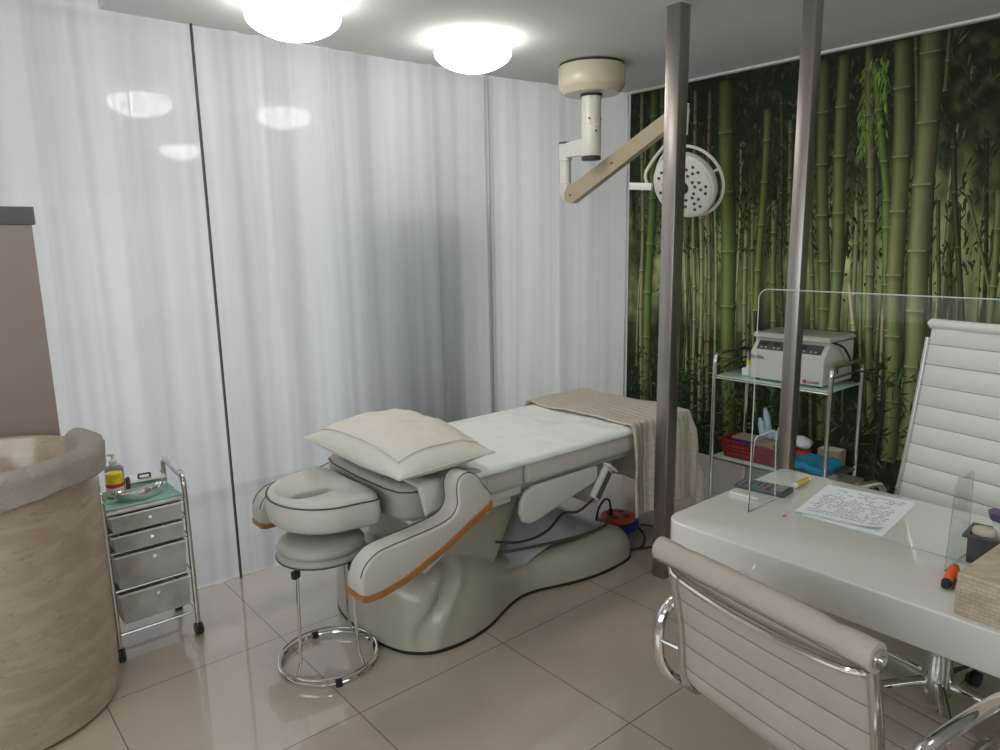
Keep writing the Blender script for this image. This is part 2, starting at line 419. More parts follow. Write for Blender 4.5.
w = B(); box(w, XL-.06, XL-.054, -1.3, 2.6, .9, 2.2); struct('added_side_window', w, M['windowglass'], smooth=0)  # added opening out of view, only there to light the room from the side
w = B(); 
for y in (-1.3, 0, 1.3, 2.56): box(w, XL-.075, XL-.03, y, y+.04, .9, 2.2)
for z in (.9, 2.16): box(w, XL-.075, XL-.03, -1.3, 2.6, z, z+.04)
struct('added_window_frame', w, M['whitepaint'], smooth=0)
struct('baseboard_right', box(B(), XM-.012, XM+.002, YB, 3.19, 0, .225, .003), M['skirt'], smooth=0)
struct('trim_1', box(B(), XM-.035, XM+.002, YB, 3.18, H-.012, H+.0, .003), M['whitepaint'], smooth=0)
struct('floor_window_bay', box(B(), XL-.1, XM+.1, YG+.05, 4.7, -.1, -.001), mat('grey_sill_stone', (.30, .29, .28), .6), smooth=0)
# outer window behind the sheers
w = B(); box(w, XL, XM, 3.85, 3.856, 0, H+.3); wo = struct('window_1', w, M['windowglass'], smooth=0)
# joints between the curtain bays
for i, (x, y) in enumerate(((1.126, YG), (2.742, YG))):
    b = B(); box(b, x-.0025, x+.0025, y-.004, y+.02, 0, H+(.3 if x < .78 else 0))
    struct(f'trim_{i+2}', b, M['frame_dark'] if i == 0 else M['alu'], smooth=0)
b = B(); tube(b, [(3.822, 3.19, 0), (3.822, 3.19, H)], .005, 8); struct('trim_4', b, M['alu'])

# ------------------------------------------------------------------ sheer curtains
def curtain(x0, x1, yf, label, seed, zt=H, fold=1.):
    rnd = random.Random(seed); n = int((x1-x0)*170); folds = []
    x = x0
    while x < x1:
        folds.append((x+rnd.uniform(-.02, .02), rnd.uniform(.014, .045), rnd.choice((-1, 1))*rnd.uniform(.25, 1), rnd.uniform(-.06, .05))); x += rnd.uniform(.07, .17)
    def fn(u, v):
        xx = x0+(x1-x0)*u; z = zt*v; d = 0
        for fx, w_, a, lean in folds:
            c = fx + lean*(1-v)
            q = (xx-c)/w_
            if abs(q) < 4: d += a*.026*exp(-q*q)
        d += .004*sin(xx*41+z*.7)
        return Vector((xx, yf(xx)+.030+d*fold, z))
    b_ = B(); grid(b_, fn, n, 14)
    return tag(obj('sheer_curtain', b_, M['curtain'], smooth=180), label, 'curtain', 'sheer curtains along the window wall')
curtain(XL+.02, 1.127, lambda x: YG, 'white sheer curtain at the far left, behind the marble basin and drawer cart', 3, H+.29)
curtain(1.127, 2.742, lambda x: YG, 'wide white sheer curtain behind the pillow end of the treatment bed', 11)
curtain(2.742, 3.825, lambda x: YG-(x-2.742)*.085-.05*max(0, (x-3.3)/.5)**2, 'narrow white sheer curtain beside the bamboo picture, behind the surgical lamp arm', 5, fold=.6)
# cabinet seen in silhouette behind the sheer
cab = thing('tall_cabinet', 'blue-grey tall cabinet seen dimly through the sheer behind the bed', 'cabinet', (2.32, 3.60, 0))
b = B(); box(b, -.40, .40, -.05, .22, 0, 1.76, .01); obj('body', b, M['cabinet'], cab)
b = B(); box(b, -.41, -.03, -.062, -.052, .05, 1.72, .004); obj('door', b, M['cabinet'], cab)
b = B(); box(b, -.01, .36, -.062, -.052, .05, 1.72, .004); obj('door', b, M['cabinet'], cab)
# brown board in the far left, made up to stand in for a reflection
bd = thing('reflection_board', 'brown board and slate-grey rail standing in for a reflection at the left edge of the photo', 'board', (.40, 3.275, 0))
b = B(); box(b, -.55, .050, -.010, .010, .80, 1.685, .003); obj('panel', b, M['board'], bd)
b = B(); box(b, -.56, .062, -.014, .014, 1.685, 1.752, .003); obj('top_rail', b, M['slate'], bd)

# ------------------------------------------------------------------ bamboo picture on the right wall (a print: flat, its tones are printed)
def mat_print():
    m, nt, b_ = newmat('bamboo_print')
    at = nt.nodes.new('ShaderNodeVertexColor'); at.layer_name = 'Col'
    gm = nt.nodes.new('ShaderNodeMix'); gm.data_type = 'RGBA'; gm.blend_type = 'MULTIPLY'; gm.inputs[0].default_value = 1.; gm.clamp_result = False; gm.inputs[7].default_value = (1.45, 1.4, 1.4, 1)
    nt.links.new(at.outputs[0], gm.inputs[6]); nt.links.new(gm.outputs[2], b_.inputs['Base Color']); b_.inputs['Roughness'].default_value = .6; b_.inputs['Specular IOR Level'].default_value = .15
    return m
M['print'] = mat_print()
def mural():
    b_ = B(); L = b_.loops.layers.float_color.new('Col'); rnd = random.Random(4)
    Y0, Y1, Z0, Z1 = -1.85, 3.18, .215, H-.004
    lay = [0]
    def quad(ps, cols, depth):
        vs = [b_.verts.new((XM-.001-depth, p[0], p[1])) for p in ps]
        f = b_.faces.new(vs)
        for l, c in zip(f.loops, cols): l[L] = (*c, 1)
    # background wash, fine grid
    nu, nv = 330, 170
    def bg(y, z):
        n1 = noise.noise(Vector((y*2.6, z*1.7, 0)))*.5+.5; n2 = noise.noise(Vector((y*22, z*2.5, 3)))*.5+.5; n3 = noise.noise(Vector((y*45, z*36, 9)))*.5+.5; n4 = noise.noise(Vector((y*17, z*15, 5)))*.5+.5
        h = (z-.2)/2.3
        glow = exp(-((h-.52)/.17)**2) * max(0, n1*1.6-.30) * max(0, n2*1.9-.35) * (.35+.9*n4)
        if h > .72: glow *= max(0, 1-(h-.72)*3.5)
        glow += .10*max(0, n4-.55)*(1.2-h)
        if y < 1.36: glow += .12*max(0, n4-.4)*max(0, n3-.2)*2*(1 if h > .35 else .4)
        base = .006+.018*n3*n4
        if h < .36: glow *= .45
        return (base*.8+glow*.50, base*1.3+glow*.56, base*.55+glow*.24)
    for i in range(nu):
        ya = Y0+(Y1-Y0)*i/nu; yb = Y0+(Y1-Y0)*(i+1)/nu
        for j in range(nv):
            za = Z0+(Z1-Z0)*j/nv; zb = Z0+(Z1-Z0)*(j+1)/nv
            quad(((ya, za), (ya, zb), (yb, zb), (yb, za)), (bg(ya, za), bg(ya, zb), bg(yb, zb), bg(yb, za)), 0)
    def clampz(z): return max(Z0+.001, min(Z1-.001, z))
    def leaf(y, z, a, ln, wd, c, depth):
        d = Vector((cos(a), sin(a))); n = Vector((-d.y, d.x))
        p = Vector((y, z)); ps = [p, p+d*ln*.4+n*wd, p+d*ln, p+d*ln*.4-n*wd]
        depth = depth+rnd.random()*.00028
        if any(q.y < Z0 or q.y > Z1 or q.x < Y0 or q.x > Y1 for q in ps): return
        c2 = [k*.6 for k in c]
        quad([(q.x, q.y) for q in ps], (c2, c, c, c2), depth)
    def leaves(n, yr, zr, cols, depth, ln=(.03, .08), ang=(-2.4, -.7)):
        for _ in range(n):
            c = rnd.choice(cols); s = rnd.uniform(.45, 1.25)
            leaf(rnd.uniform(*yr), rnd.uniform(*zr), rnd.uniform(*ang), rnd.uniform(*ln), rnd.uniform(.003, .008), [k*s for k in c], depth)
    G1 = [(.018, .036, .012), (.03, .052, .014), (.012, .028, .010)]; G2 = [(.07, .11, .03), (.10, .145, .045), (.045, .075, .025)]; DK = [(.010, .018, .007), (.014, .024, .009)]
    OL = [(.05, .055, .026), (.09, .095, .05), (.03, .036, .016)]
    def stalk(ya, za, yb, zb, w, col, depth, nodes=None, bright=1., w2=None):
        w2 = w2 or w*.95; lay[0] += 1; depth = depth+.0000018*lay[0] if depth < .0003 else depth+.000004*(lay[0]-120)
        zs = []; z = za
        step = .2+w*1.2
        cuts = [za]; k = za-rnd.uniform(.05, step)
        while k > zb: cuts.append(k); k -= step*rnd.uniform(.85, 1.15)
        cuts.append(zb)
        prof = [(-.5, .35), (-.38, .85), (-.22, 1.25), (-.05, 1.), (.14, .62), (.33, .32), (.5, .15)]
        def row(z):
            t = (za-z)/(za-zb+1e-9); yc = ya+(yb-ya)*t + .006*sin(z*5+ya*9); ww = w+(w2-w)*t
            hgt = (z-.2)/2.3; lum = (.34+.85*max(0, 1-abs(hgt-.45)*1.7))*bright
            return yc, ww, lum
        for a_, c_ in zip(cuts, cuts[1:]):
            N = max(2, int((a_-c_)/.04)+1)
            for s in range(N):
                z1 = a_+(c_-a_)*s/N; z2 = a_+(c_-a_)*(s+1)/N
                y1, w1, l1 = row(z1); y2, wb, l2 = row(z2)
                e1 = 1.0 if s else 1.08; e2 = 1.0 if s < N-1 else 1.12
                dk2 = .55 if s == 0 else 1
                for (p1, s1), (p2, s2) in zip(prof, prof[1:]):
                    mot = 1+.12*noise.noise(Vector((y1*30+p1*4, z1*9, 1)))
                    # image left is +y, so the lit side of the print (left) is +y
                    ps = ((y1-p1*w1*e1, clampz(z1)), (y1-p2*w1*e1, clampz(z1)), (y2-p2*wb*e2, clampz(z2)), (y2-p1*wb*e2, clampz(z2)))
                    cs = [[k*s_*l_*mot for k in col] for s_, l_ in ((s1, l1*dk2), (s2, l1*dk2), (s2, l2), (s1, l2))]
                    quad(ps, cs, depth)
            if w > .02:
                y2, wb, l2 = row(c_); zc = clampz(c_)
                cc = [min(1, k*l2*1.5+.03) for k in col]
                quad(((y2+wb*.5, zc+.002), (y2-wb*.35, zc+.002), (y2-wb*.35, clampz(zc-.005)), (y2+wb*.5, clampz(zc-.005))), (cc, [k*.5 for k in cc], [k*.5 for k in cc], cc), depth+.0001)
    pale = (.30, .32, .16); tanc = (.26, .235, .13); mid = (.14, .18, .065); olive = (.155, .17, .068); vivid = (.13, .19, .05); dark = (.06, .08, .03)
    # faint distant stalks
    for _ in range(120):
        y = rnd.uniform(Y0, 3.12); w = rnd.uniform(.008, .022)
        stalk(y, rnd.uniform(1.5, 2.2), y+rnd.uniform(-.09, .05), rnd.uniform(.5, .9), w, rnd.choice((pale, mid, olive, dark, dark)), .0002, bright=rnd.uniform(.35, .95))
    TL = [(.035, .05, .022), (.05, .062, .03), (.022, .034, .014)]
    leaves(2200, (1.35, 3.15), (1.5, 2.5), G1+TL, .0004, ln=(.02, .06))
    leaves(600, (1.6, 2.4), (1.5, 2.15), OL+G1, .0004)
    leaves(2600, (Y0, 1.38), (1.4, 2.5), OL+G1+TL, .0004, ln=(.03, .09))
    leaves(700, (Y0, 3.15), (.9, 1.6), G1+G2, .0004, ln=(.02, .05))
    S = [(2.691,2.456,2.628,.433,.028,tanc,.8),(2.621,1.929,2.576,.443,.028,pale,.7),(2.587,2.439,2.52,.518,.028,tanc,.6),(2.525,1.807,2.465,.591,.02,pale,.7),
     (2.311,1.627,2.279,.866,.032,pale,.6),(2.282,1.794,2.195,.512,.025,mid,.9),(2.141,1.787,2.088,.532,.036,mid,.9),(2.139,2.368,2.05,.95,.023,dark,.9),
     (2.078,2.205,1.956,.378,.029,olive,.8),(2.0,2.041,1.912,.447,.033,mid,.8),(1.96,2.19,1.843,.461,.027,olive,.8),(1.696,1.764,1.651,.939,.025,pale,.6),
     (1.667,1.713,1.581,.624,.02,olive,.9),(1.702,1.357,1.652,1.098,.026,tanc,1.3),(1.516,1.212,1.509,.745,.019,tanc,1.),(1.306,1.744,1.261,1.131,.017,dark,1.),
     (1.132,1.602,1.106,1.144,.016,olive,1.),(3.082,2.506,3.044,.214,.032,pale,.6),(1.469,2.506,1.407,1.655,.022,olive,.7),(1.274,2.048,1.168,1.186,.025,dark,.7),(1.187,1.761,1.059,1.286,.016,olive,.8)]
    for s in S: stalk(*s[:6], .0006, bright=s[6])
    T = [(2.98,2.502,3.022,.361,.069,vivid,.75),(2.919,2.504,2.82,.329,.061,olive,.6),(2.475,2.476,2.361,.322,.103,vivid,.75),(2.21,2.28,2.217,1.168,.047,vivid,.85),
     (1.91,2.478,1.781,.474,.068,olive,.75),(1.803,2.482,1.749,.60,.066,mid,.9),(1.678,2.504,1.542,.642,.043,olive,.95),(1.643,2.424,1.549,1.757,.042,vivid,.9),(1.549,1.757,1.479,1.113,.047,vivid,.95),
     (1.521,2.495,1.431,.433,.085,olive,1.),(1.404,2.512,1.34,.456,.100,(.17,.18,.08),1.),(1.332,2.5,1.332,2.24,.021,olive,.8),(1.071,1.776,1.027,.6,.031,mid,.8),
     (.80,2.5,.72,.3,.08,olive,.8),(.45,2.5,.50,.3,.09,vivid,.7),(.1,2.5,.02,.3,.07,mid,.8),(-.4,2.5,-.33,.3,.1,olive,.8),(-.9,2.5,-1.,.3,.08,vivid,.8),(-1.4,2.5,-1.35,.3,.07,olive,.8)]
    for s in T: stalk(*s[:6], .0009, bright=s[6])
    leaves(1100, (2.0, 3.15), (.26, .85), G1+G2+TL+[(.03,.09,.02)], .0012, ang=(0, 6.2), ln=(.02, .06))
    leaves(2300, (Y0, 2.35), (.26, .95), G1+G2+TL, .0012, ang=(0, 6.2), ln=(.04, .12))
    leaves(250, (1.58, 1.70), (2.0, 2.45), [(.13,.22,.04),(.10,.17,.03)], .0008, ang=(-2, -1.1))
    leaves(60, (Y0, 1.2), (1.65, 2.3), [(.22,.24,.14)], .0012, ln=(.03, .06))
    o = obj('bamboo_picture', b_, M['print'], smooth=0)
    return tag(o, 'wall-sized printed picture of a green bamboo grove covering the right wall', 'wall picture')
mural()

# ------------------------------------------------------------------ ceiling lamps
def ceiling_lamp(x, y, label):
    t = thing('ceiling_lamp', label, 'ceiling lamp', (x, y, H), group='round opal ceiling lamps')
    b_ = B(); lathe(b_, [(.0, 0), (.135, 0), (.14, -.012), (.14, -.022), (0, -.022)], seg=40); obj('base_ring', b_, M['white_plastic'], t)
    b_ = B(); lathe(b_, [(.140, -.018), (.168, -.028), (.178, -.04), (.181, -.052), (.178, -.066), (.167, -.079), (.148, -.092), (.122, -.104), (.09, -.115), (.055, -.123), (.025, -.127), (0, -.128)], seg=48); df = obj('diffuser', b_, M['lamp'], t); df.scale = (1, 1, 1.15)
    return t
ceiling_lamp(1.33, 2.77, 'round lit opal ceiling lamp at the top left, cut by the photo edge')
ceiling_lamp(2.235, 2.80, 'round lit opal ceiling lamp nearest the beige surgical lamp mount')
ceiling_lamp(2.24, .54, 'round lit opal ceiling lamp seen only as the smallest reflection in the window')
for x_, y_ in ((-.7, .9), (-.7, -.9)): ceiling_lamp(x_, y_, 'round opal fill lamp added out of view on the camera side of the room')  # unseen lamps added to brighten the room

# ------------------------------------------------------------------ steel posts
def post(x, y, z0, h, lean, label):
    b_ = B(); box(b_, x-h, x+h, y-h, y+h, z0, H+.03, .003, 2)
    for v in b_.verts: f = (v.co.z-z0)/(H-z0); v.co.x += lean[0]*f; v.co.y += lean[1]*f
    o = obj('steel_post', b_, M['steel']); return tag(o, label, 'post', 'brushed steel posts')
post(2.648, 1.958, 0, .034, (-.052, -.05), 'brushed steel square post standing on the tiles at the foot of the bed')
post(2.687, 1.392, 0, .0265, (-.004, -.006), 'brushed steel square post behind the far corner of the desk, before the centrifuge')

# ------------------------------------------------------------------ surgical lamp on ceiling arm
sl = thing('surgical_lamp', 'beige surgical examination lamp on a jointed arm fixed to the ceiling', 'surgical lamp', (3.05, 2.80, H))
b = B(); lathe(b, [(0, -.004), (.172, -.004), (.172, -.014), (0, -.014)], seg=48); obj('mount_gasket', b, M['black'], sl)
b = B(); lathe(b, [(0, -.014), (.176, -.014), (.180, -.02), (.180, -.112), (.175, -.124), (.148, -.155), (0, -.155)], seg=56); obj('ceiling_mount', b, M['ivory'], sl)
b = B(); lathe(b, [(0, -.15), (.056, -.15), (.053, -.19), (.053, -.31), (.0555, -.312), (.0555, -.318), (.053, -.32), (.053, -.475), (.051, -.478), (.051, -.49), (.0, -.49)], seg=32)
obj('drop_tube', b, M['ivory_light'], sl)
b = B(); lathe(b, [(0, -.152), (.060, -.152), (.060, -.168), (.0, -.168)], seg=32); lathe(b, [(0, -.478), (.0535, -.478), (.0535, -.497), (.045, -.50), (0, -.50)], seg=32)
objs('rubber_collar', b, M['black'], sl)
b = B()
for a, z in ((-2.6, -.285), (-.9, -.285), (-1.9, -.35)):
    tube(b, [(.050*cos(a), .050*sin(a), z), (.056*cos(a), .056*sin(a), z)], .006, 8)
objs('set_screw', b, M['black'], sl)
J = Vector((.090, .285, 0))    # joint offset in plan
n_ = J.normalized(); w_ = Vector((-n_.y, n_.x, 0))
b = B()
def obox(bm, a, c, wd, h0, h1, bev=.004):
    # bar from a to c (Vectors), half width wd (across, horizontal), half height
    t = (c-a).normalized(); w = Vector((-t.y, t.x, 0)).normalized(); u = w.cross(t)*-1
    if u.z < 0: u = -u
    R_ = []
    for p, h in ((a, h0), (c, h1)):
        q = [p+w*wd*sx+u*h*sz for sx, sz in ((-1, -.8), (-.8, -1), (.8, -1), (1, -.8), (1, .8), (.8, 1), (-.8, 1), (-1, .8))]
        R_.append(q)
    loft(bm, R_)
obox(b, Vector((0, 0, -.42))+n_*.04, J+Vector((0, 0, -.415)), .022, .045, .04); obj('horizontal_arm', b, M['ivory_light'], sl)
b = B(); lathe(b, [(0, -.375), (.038, -.375), (.038, -.47), (.032, -.475), (.032, -.60), (.038, -.605), (.036, -.66), (.02, -.69), (0, -.695)], J.x, J.y, 24); obj('elbow_tube', b, M['ivory_light'], sl)
b = B(); lathe(b, [(0, -.368), (.04, -.368), (.04, -.378), (0, -.378)], J.x, J.y, 24); obj('elbow_cap', b, M['black'], sl)
A0 = Vector((3.135, 3.02, 1.845)) - sl.location; A1 = Vector((3.17, 2.30, 2.215)) - sl.location
b = B(); t = (A1-A0).normalized(); w = Vector((-t.y, t.x, 0)).normalized()
u = t.cross(w)
if u.z < 0: u = -u
R_ = []
for sx in (-.024, .024):
    ring = []
    for k in range(9): a = pi/2+pi*k/8; ring.append(A0+t*cos(a)*.047+u*sin(a)*.047+w*sx)
    for k in range(9): a = -pi/2+pi*k/8; ring.append(A1+t*cos(a)*.038+u*sin(a)*.038+w*sx)
    R_.append(ring)
loft(b, R_); obj('spring_arm', b, M['tan'], sl)
b = B()
for f in (0.0, .42): q = A0+(A1-A0)*f; tube(b, [q-w*.026, q+w*.026], .006, 8)
objs('arm_pin', b, M['black'], sl)
hp = Vector((3.16, 2.262, 0)) - Vector((3.05, 2.80, 0))
b = B(); lathe(b, [(0, -.27), (.015, -.27), (.015, -.36), (.012, -.365), (.012, -.42), (0, -.42)], hp.x, hp.y, 20); obj('vertical_link', b, M['ivory_light'], sl)
hd = Vector((3.22, 2.30, 1.858)) - sl.location
nrm = Vector((-.88, -.08, -.44)).normalized()      # the way the head faces
Rm = nrm.to_track_quat('Z', 'Y').to_matrix().to_4x4(); Rm.translation = hd
b = B(); lathe(b, [(0, .028), (.16, .028), (.172, .02), (.176, .005), (.172, -.02), (.15, -.05), (.08, -.075), (0, -.08)], seg=48, mtx=Rm); hb = obj('head_housing', b, M['ivory_light'], sl)
b = B(); lathe(b, [(0, .029), (.155, .029), (.160, .031), (.155, .034), (0, .032)], seg=48, mtx=Rm); obj('front_plate', b, M['ivory_light'], sl)
b = B()
for k in range(7):
    a0 = 2*pi*k/7
    for rr, da in ((.075, 0), (.105, -.16), (.105, .2), (.135, -.02), (.132, -.3), (.07, .35)):
        a = a0+da; lathe(b, [(0, .033), (.0085, .033), (.0085, .0365), (0, .0365)], rr*cos(a), rr*sin(a), 10, mtx=Rm)
objs('lens', b, M['darkgrey'], sl)
b = B(); lathe(b, [(0, .032), (.036, .032), (.036, .037), (.03, .04), (0, .04)], seg=24, mtx=Rm); obj('centre_cap', b, M['black'], sl)
b = B(); ring = [Rm @ Vector(((.19)*cos(a), .19*sin(a), -.045)) for a in [2*pi*k/56 for k in range(56)]]
tube(b, ring, .008, 8, closed=True)
for a in (.3, 1.5, 2.7, 3.9, 5.1): tube(b, [Rm @ Vector((.165*cos(a), .165*sin(a), -.02)), Rm @ Vector((.19*cos(a), .19*sin(a), -.045))], .006, 6)
obj('handle_ring', b, M['ivory_light'], sl)
b = B(); tube(b, spline([Vector((hp.x, hp.y, -.41)), hd+Vector((-.0, .12, .22)), hd+Vector((-.06, .205, .08)), hd+Vector((-.04, .2, .0))], 6), .009, 8); obj('yoke', b, M['ivory_light'], sl)
b = B(); q0 = hd+Vector((-.07, .16, 0)); obox(b, q0, q0+Vector((-.03, .12, .01)), .012, .018, .018); obj('grip_handle', b, M['white_plastic'], sl)

# ------------------------------------------------------------------ treatment bed
bed = thing('treatment_bed', 'cream electric treatment bed with face cradle, side arms and beige moulded base', 'treatment bed', (2.1, 2.5, 0))
O = Vector((2.1, 2.5, 0))
def bobj(name, bm, m, parent=bed, **k):
    for v in bm.verts: v.co = v.co - O
    return obj(name, bm, m, parent, **k)
# moulded base
sec = [(1.315, .10, .10), (1.325, .17, .20), (1.345, .24, .26), (1.38, .30, .295), (1.44, .35, .318), (1.52, .37, .328), (1.60, .373, .326), (1.68, .362, .315), (1.76, .34, .292), (1.84, .305, .255), (1.92, .272, .215),
       (2.0, .252, .188), (2.08, .255, .178), (2.16, .278, .178), (2.25, .306, .182), (2.35, .33, .185), (2.45, .34, .188), (2.55, .338, .190), (2.63, .33, .182), (2.69, .31, .155), (2.73, .27, .11), (2.75, .22, .06)]
sec = [(p.x, p.y, p.z) for p in spline([Vector(q) for q in sec], 5)]
rings = []
for x, w, h in sec:
    r = []
    for k in range(33):
        a = pi*k/32; ca, sa = cos(a), sin(a)
        e = .62
        yy = w*(abs(ca)**.5)*(1 if ca > 0 else -1); zz = .012+(h-.012)*(abs(sa)**e)
        if x > 2.02:   # a raised flank round a lower deck
            q = min(1, (x-2.02)/.2)
            zz = .012+(h-.012)*(abs(sa)**.5)*(1-.22*q*(max(0, 1-abs(ca)*1.7)))
        if 1.36 < x < 1.95 and abs(ca) > .1:
            # shallow scooped groove on each flank
            gx = 1.405+.19*max(0, min(1, (zz-.05)/.25))**1.6
            d = exp(-((x-gx)/.022)**2)*min(1, max(0, zz-.045)/.03)*.030 - exp(-((x-gx-.055)/.03)**2)*min(1, max(0, zz-.045)/.03)*.014
            yy -= d*(1 if ca > 0 else -1)
            zz -= d*.3
        r.append(Vector((x, 2.5-yy, zz)))
    rings.append(r)
b = B(); vr = loft(b, rings, closed_u=False, caps=False)
for R_ in (vr[0], vr[-1]): b.faces.new(R_)
for A_, D_ in zip(vr, vr[1:]): b.faces.new((A_[0], A_[-1], D_[-1], D_[0]))
bobj('base_shell', b, M['shell'], smooth=60)
b = B(); out = [(x, 2.5-w*1.004-.003) for x, w, h in sec]+[(x, 2.5+w*1.004+.003) for x, w, h in sec[::-1]]
prism(b, out, .0, .013, 'z'); bobj('base_gasket', b, M['rubber'])
# column, frame, plastic cover
b = B(); prism(b, [(1.50, .22), (1.86, .16), (2.02, .46), (2.02, .545), (1.50, .545)], 2.27, 2.73, 'y', .03); bobj('lift_column', b, M['shell'])
b = B(); prism(b, [(1.40, .535), (2.95, .535), (2.95, .575), (1.40, .575)], 2.20, 2.80, 'y', .012); box(b, 1.76, 1.90, 2.19, 2.25, .50, .56, .008); box(b, 1.74, 1.945, 2.175, 2.25, .53, .57, .008)
bobj('seat_frame', b, M['shell_light'])
b = B()
def cover(u, v):
    x = 1.93+.66*u; y = 2.25+.50*v
    r = hypot((x-2.24)/.36, (y-2.5)/.30); z = .16+.24*max(0, 1-r) + .006*noise.noise(Vector((x*14, y*14, 0)))
    return Vector((x, y, z))
grid(b, cover, 30, 24); bobj('plastic_cover', b, M['plasticwrap'], smooth=180)
b = B(); tube(b, [(2.24, 2.5, .30), (2.24, 2.5, .54)], .05, 16); bobj('lift_piston', b, M['shell_light'])
# foot housing, a pointed shell under the leg rest
b = B(); prism(b, [(2.33, .56), (2.60, .56), (2.585, .49), (2.55, .42), (2.47, .335), (2.44, .34), (2.40, .42)], 2.22, 2.78, 'y', .02); bobj('leg_rest_housing', b, M['shell'])
# side pad plate
def padplate(y0, y1):
    pl = [(1.905, .46), (1.925, .415), (1.96, .400), (2.0, .402), (2.37, .490), (2.385, .51), (2.385, .562), (1.99, .562), (1.94, .545), (1.912, .505)]
    bb = B(); prism(bb, pl, y0, y1, 'y', .012); return bb
bobj('side_panel', padplate(2.135, 2.165), M['shell_light']); bobj('side_panel', padplate(2.835, 2.865), M['shell_light'])
# mattress sections
def cushion(x0, x1, y0, y1, z0, z1, bev=.035, name='cushion', m='leather', crown=.008):
    bb = B(); box(bb, x0, x1, y0, y1, z0, z1, bev, 4)
    return bobj(name, bb, M[m], smooth=50)
cushion(1.955, 3.07, 2.150, 2.850, .568, .690, .03, 'leg_cushion')
cushion(1.70, 1.95, 2.152, 2.848, .568, .690, .03, 'seat_cushion')
# backrest cushion, waisted
bb = B(); pl = []
for (x, y) in ((1.375, 2.80), (1.355, 2.72), (1.345, 2.5), (1.350, 2.30), (1.365, 2.22), (1.40, 2.185), (1.55, 2.16), (1.72, 2.155), (1.72, 2.845), (1.55, 2.86), (1.42, 2.84)): pl.append((x, y))
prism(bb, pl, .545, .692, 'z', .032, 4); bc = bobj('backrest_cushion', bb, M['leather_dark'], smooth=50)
b = B(); 
for z in (.668,): tube(b, [Vector((x, y, z)) - Vector((0, 0, 0)) for x, y in [(q[0]-.001, q[1]) for q in pl]], .0035, 6, closed=True)
bobj('backrest_piping', b, M['piping'])
for y in (2.36, 2.66): b = B(); tube(b, spline([(1.372, y, .690), (1.45, y, .6935), (1.60, y, .6935)], 4), .002, 5); bobj('stitch_line', b, M['piping'])
# face cradle: D-shaped ring cushion round a slot
def Dout(a):
    ca, sa = cos(a), sin(a)
    if ca < 0: return Vector((1.19+.205*ca, 2.50+.235*sa*(1+.0*ca)))
    x = 1.19+.135*min(1, abs(ca)**.25 if ca > 1e-6 else 0); y = 2.50+.235*(1 if sa > 0 else -1)*min(1, abs(sa)**.55)*(1+.12*((x-1.19)/.135))
    return Vector((x, y))
NA = 64; rings = []
for k in range(NA):
    a = 2*pi*k/NA; o_ = Dout(a); c_ = Vector((1.155, 2.515)); i_ = c_+Vector((.092*cos(a), .036*sin(a)))
    d = (o_-i_).normalized()
    def P3(q, z): return Vector((q.x, q.y, z))
    zt = .672
    pr = [P3(i_, .56), P3(i_, .634), P3(i_+d*.004, .641), P3(i_+d*.02, .647), P3(i_.lerp(o_, .4), zt-.011), P3(i_.lerp(o_, .66), zt), P3(o_-d*.028, zt-.002), P3(o_-d*.010, zt-.012), P3(o_, zt-.030), P3(o_+d*.004, .60), P3(o_, .565), P3(o_-d*.012, .552), P3(o_-d*.04, .548)]
    rings.append(pr)
b = B(); vr = [[b.verts.new(p) for p in r] for r in rings]; n = len(vr[0])
for k in range(NA):
    A_, D_ = vr[k], vr[(k+1) % NA]
    for j in range(n): b.faces.new((A_[j], A_[(j+1) % n], D_[(j+1) % n], D_[j]))
fc = bobj('face_cradle', b, M['leather'], smooth=48)
b = B(); tube(b, [Vector((*(Dout(2*pi*k/64)), .652)) for k in range(64)], .0035, 6, closed=True); bobj('cradle_piping', b, M['piping'])
b = B(); box(b, 1.24, 1.50, 2.40, 2.60, .53, .552, .005); bobj('cradle_bracket', b, M['alu'])
# arms
AP = [(1.080, .424), (1.078, .47), (1.095, .518), (1.13, .548), (1.18, .564), (1.35, .578), (1.43, .590), (1.472, .608), (1.494, .645), (1.492, .70), (1.502, .735), (1.528, .752), (1.56, .748), (1.592, .725), (1.612, .69), (1.645, .612), (1.42, .498), (1.25, .432), (1.15, .414), (1.10, .412)]
WP = [(1.076, .404), (1.10, .396), (1.15, .395), (1.25, .413), (1.42, .478), (1.652, .592), (1.652, .618), (1.645, .622), (1.42, .507), (1.25, .442), (1.15, .420), (1.10, .419), (1.08, .428)]
for y0, y1 in ((2.015, 2.115), (2.872, 2.968)):
    P2 = [(x, z) for x, z in [(p.x, p.y) for p in spline([Vector((a_, c_, 0)) for a_, c_ in AP], 3, True)]]
    b = B(); prism(b, P2, y0, y1, 'y', .010, 3); ar = bobj('arm', b, M['leather'], smooth=45)
    b = B(); prism(b, WP, y0-.004, y1+.002, 'y', .003); bobj('wood_strip', b, M['wood'], ar)
    b = B(); prism(b, [(1.33, .455), (1.62, .585), (1.62, .56), (1.42, .43), (1.36, .40)], (y0+y1)/2-.01, (y0+y1)/2+.02, 'y', .004); bobj('arm_bracket', b, M['shell_light'], ar)
    b = B(); yy = y0-.0008
    for side in (y0+.010, y1-.010): tube(b, [Vector((x, side, z+.001)) for x, z in P2[4:46]], .0022, 5)
    bobj('arm_piping', b, M['piping'], ar)
    ym = (y0+y1)/2
    b = B(); box(b, 1.55, 1.68, min(ym, 2.5+(ym-2.5)*.7), max(ym, 2.5+(ym-2.5)*.7), .545, .575, .006); bobj('arm_mount', b, M['shell_light'], ar)
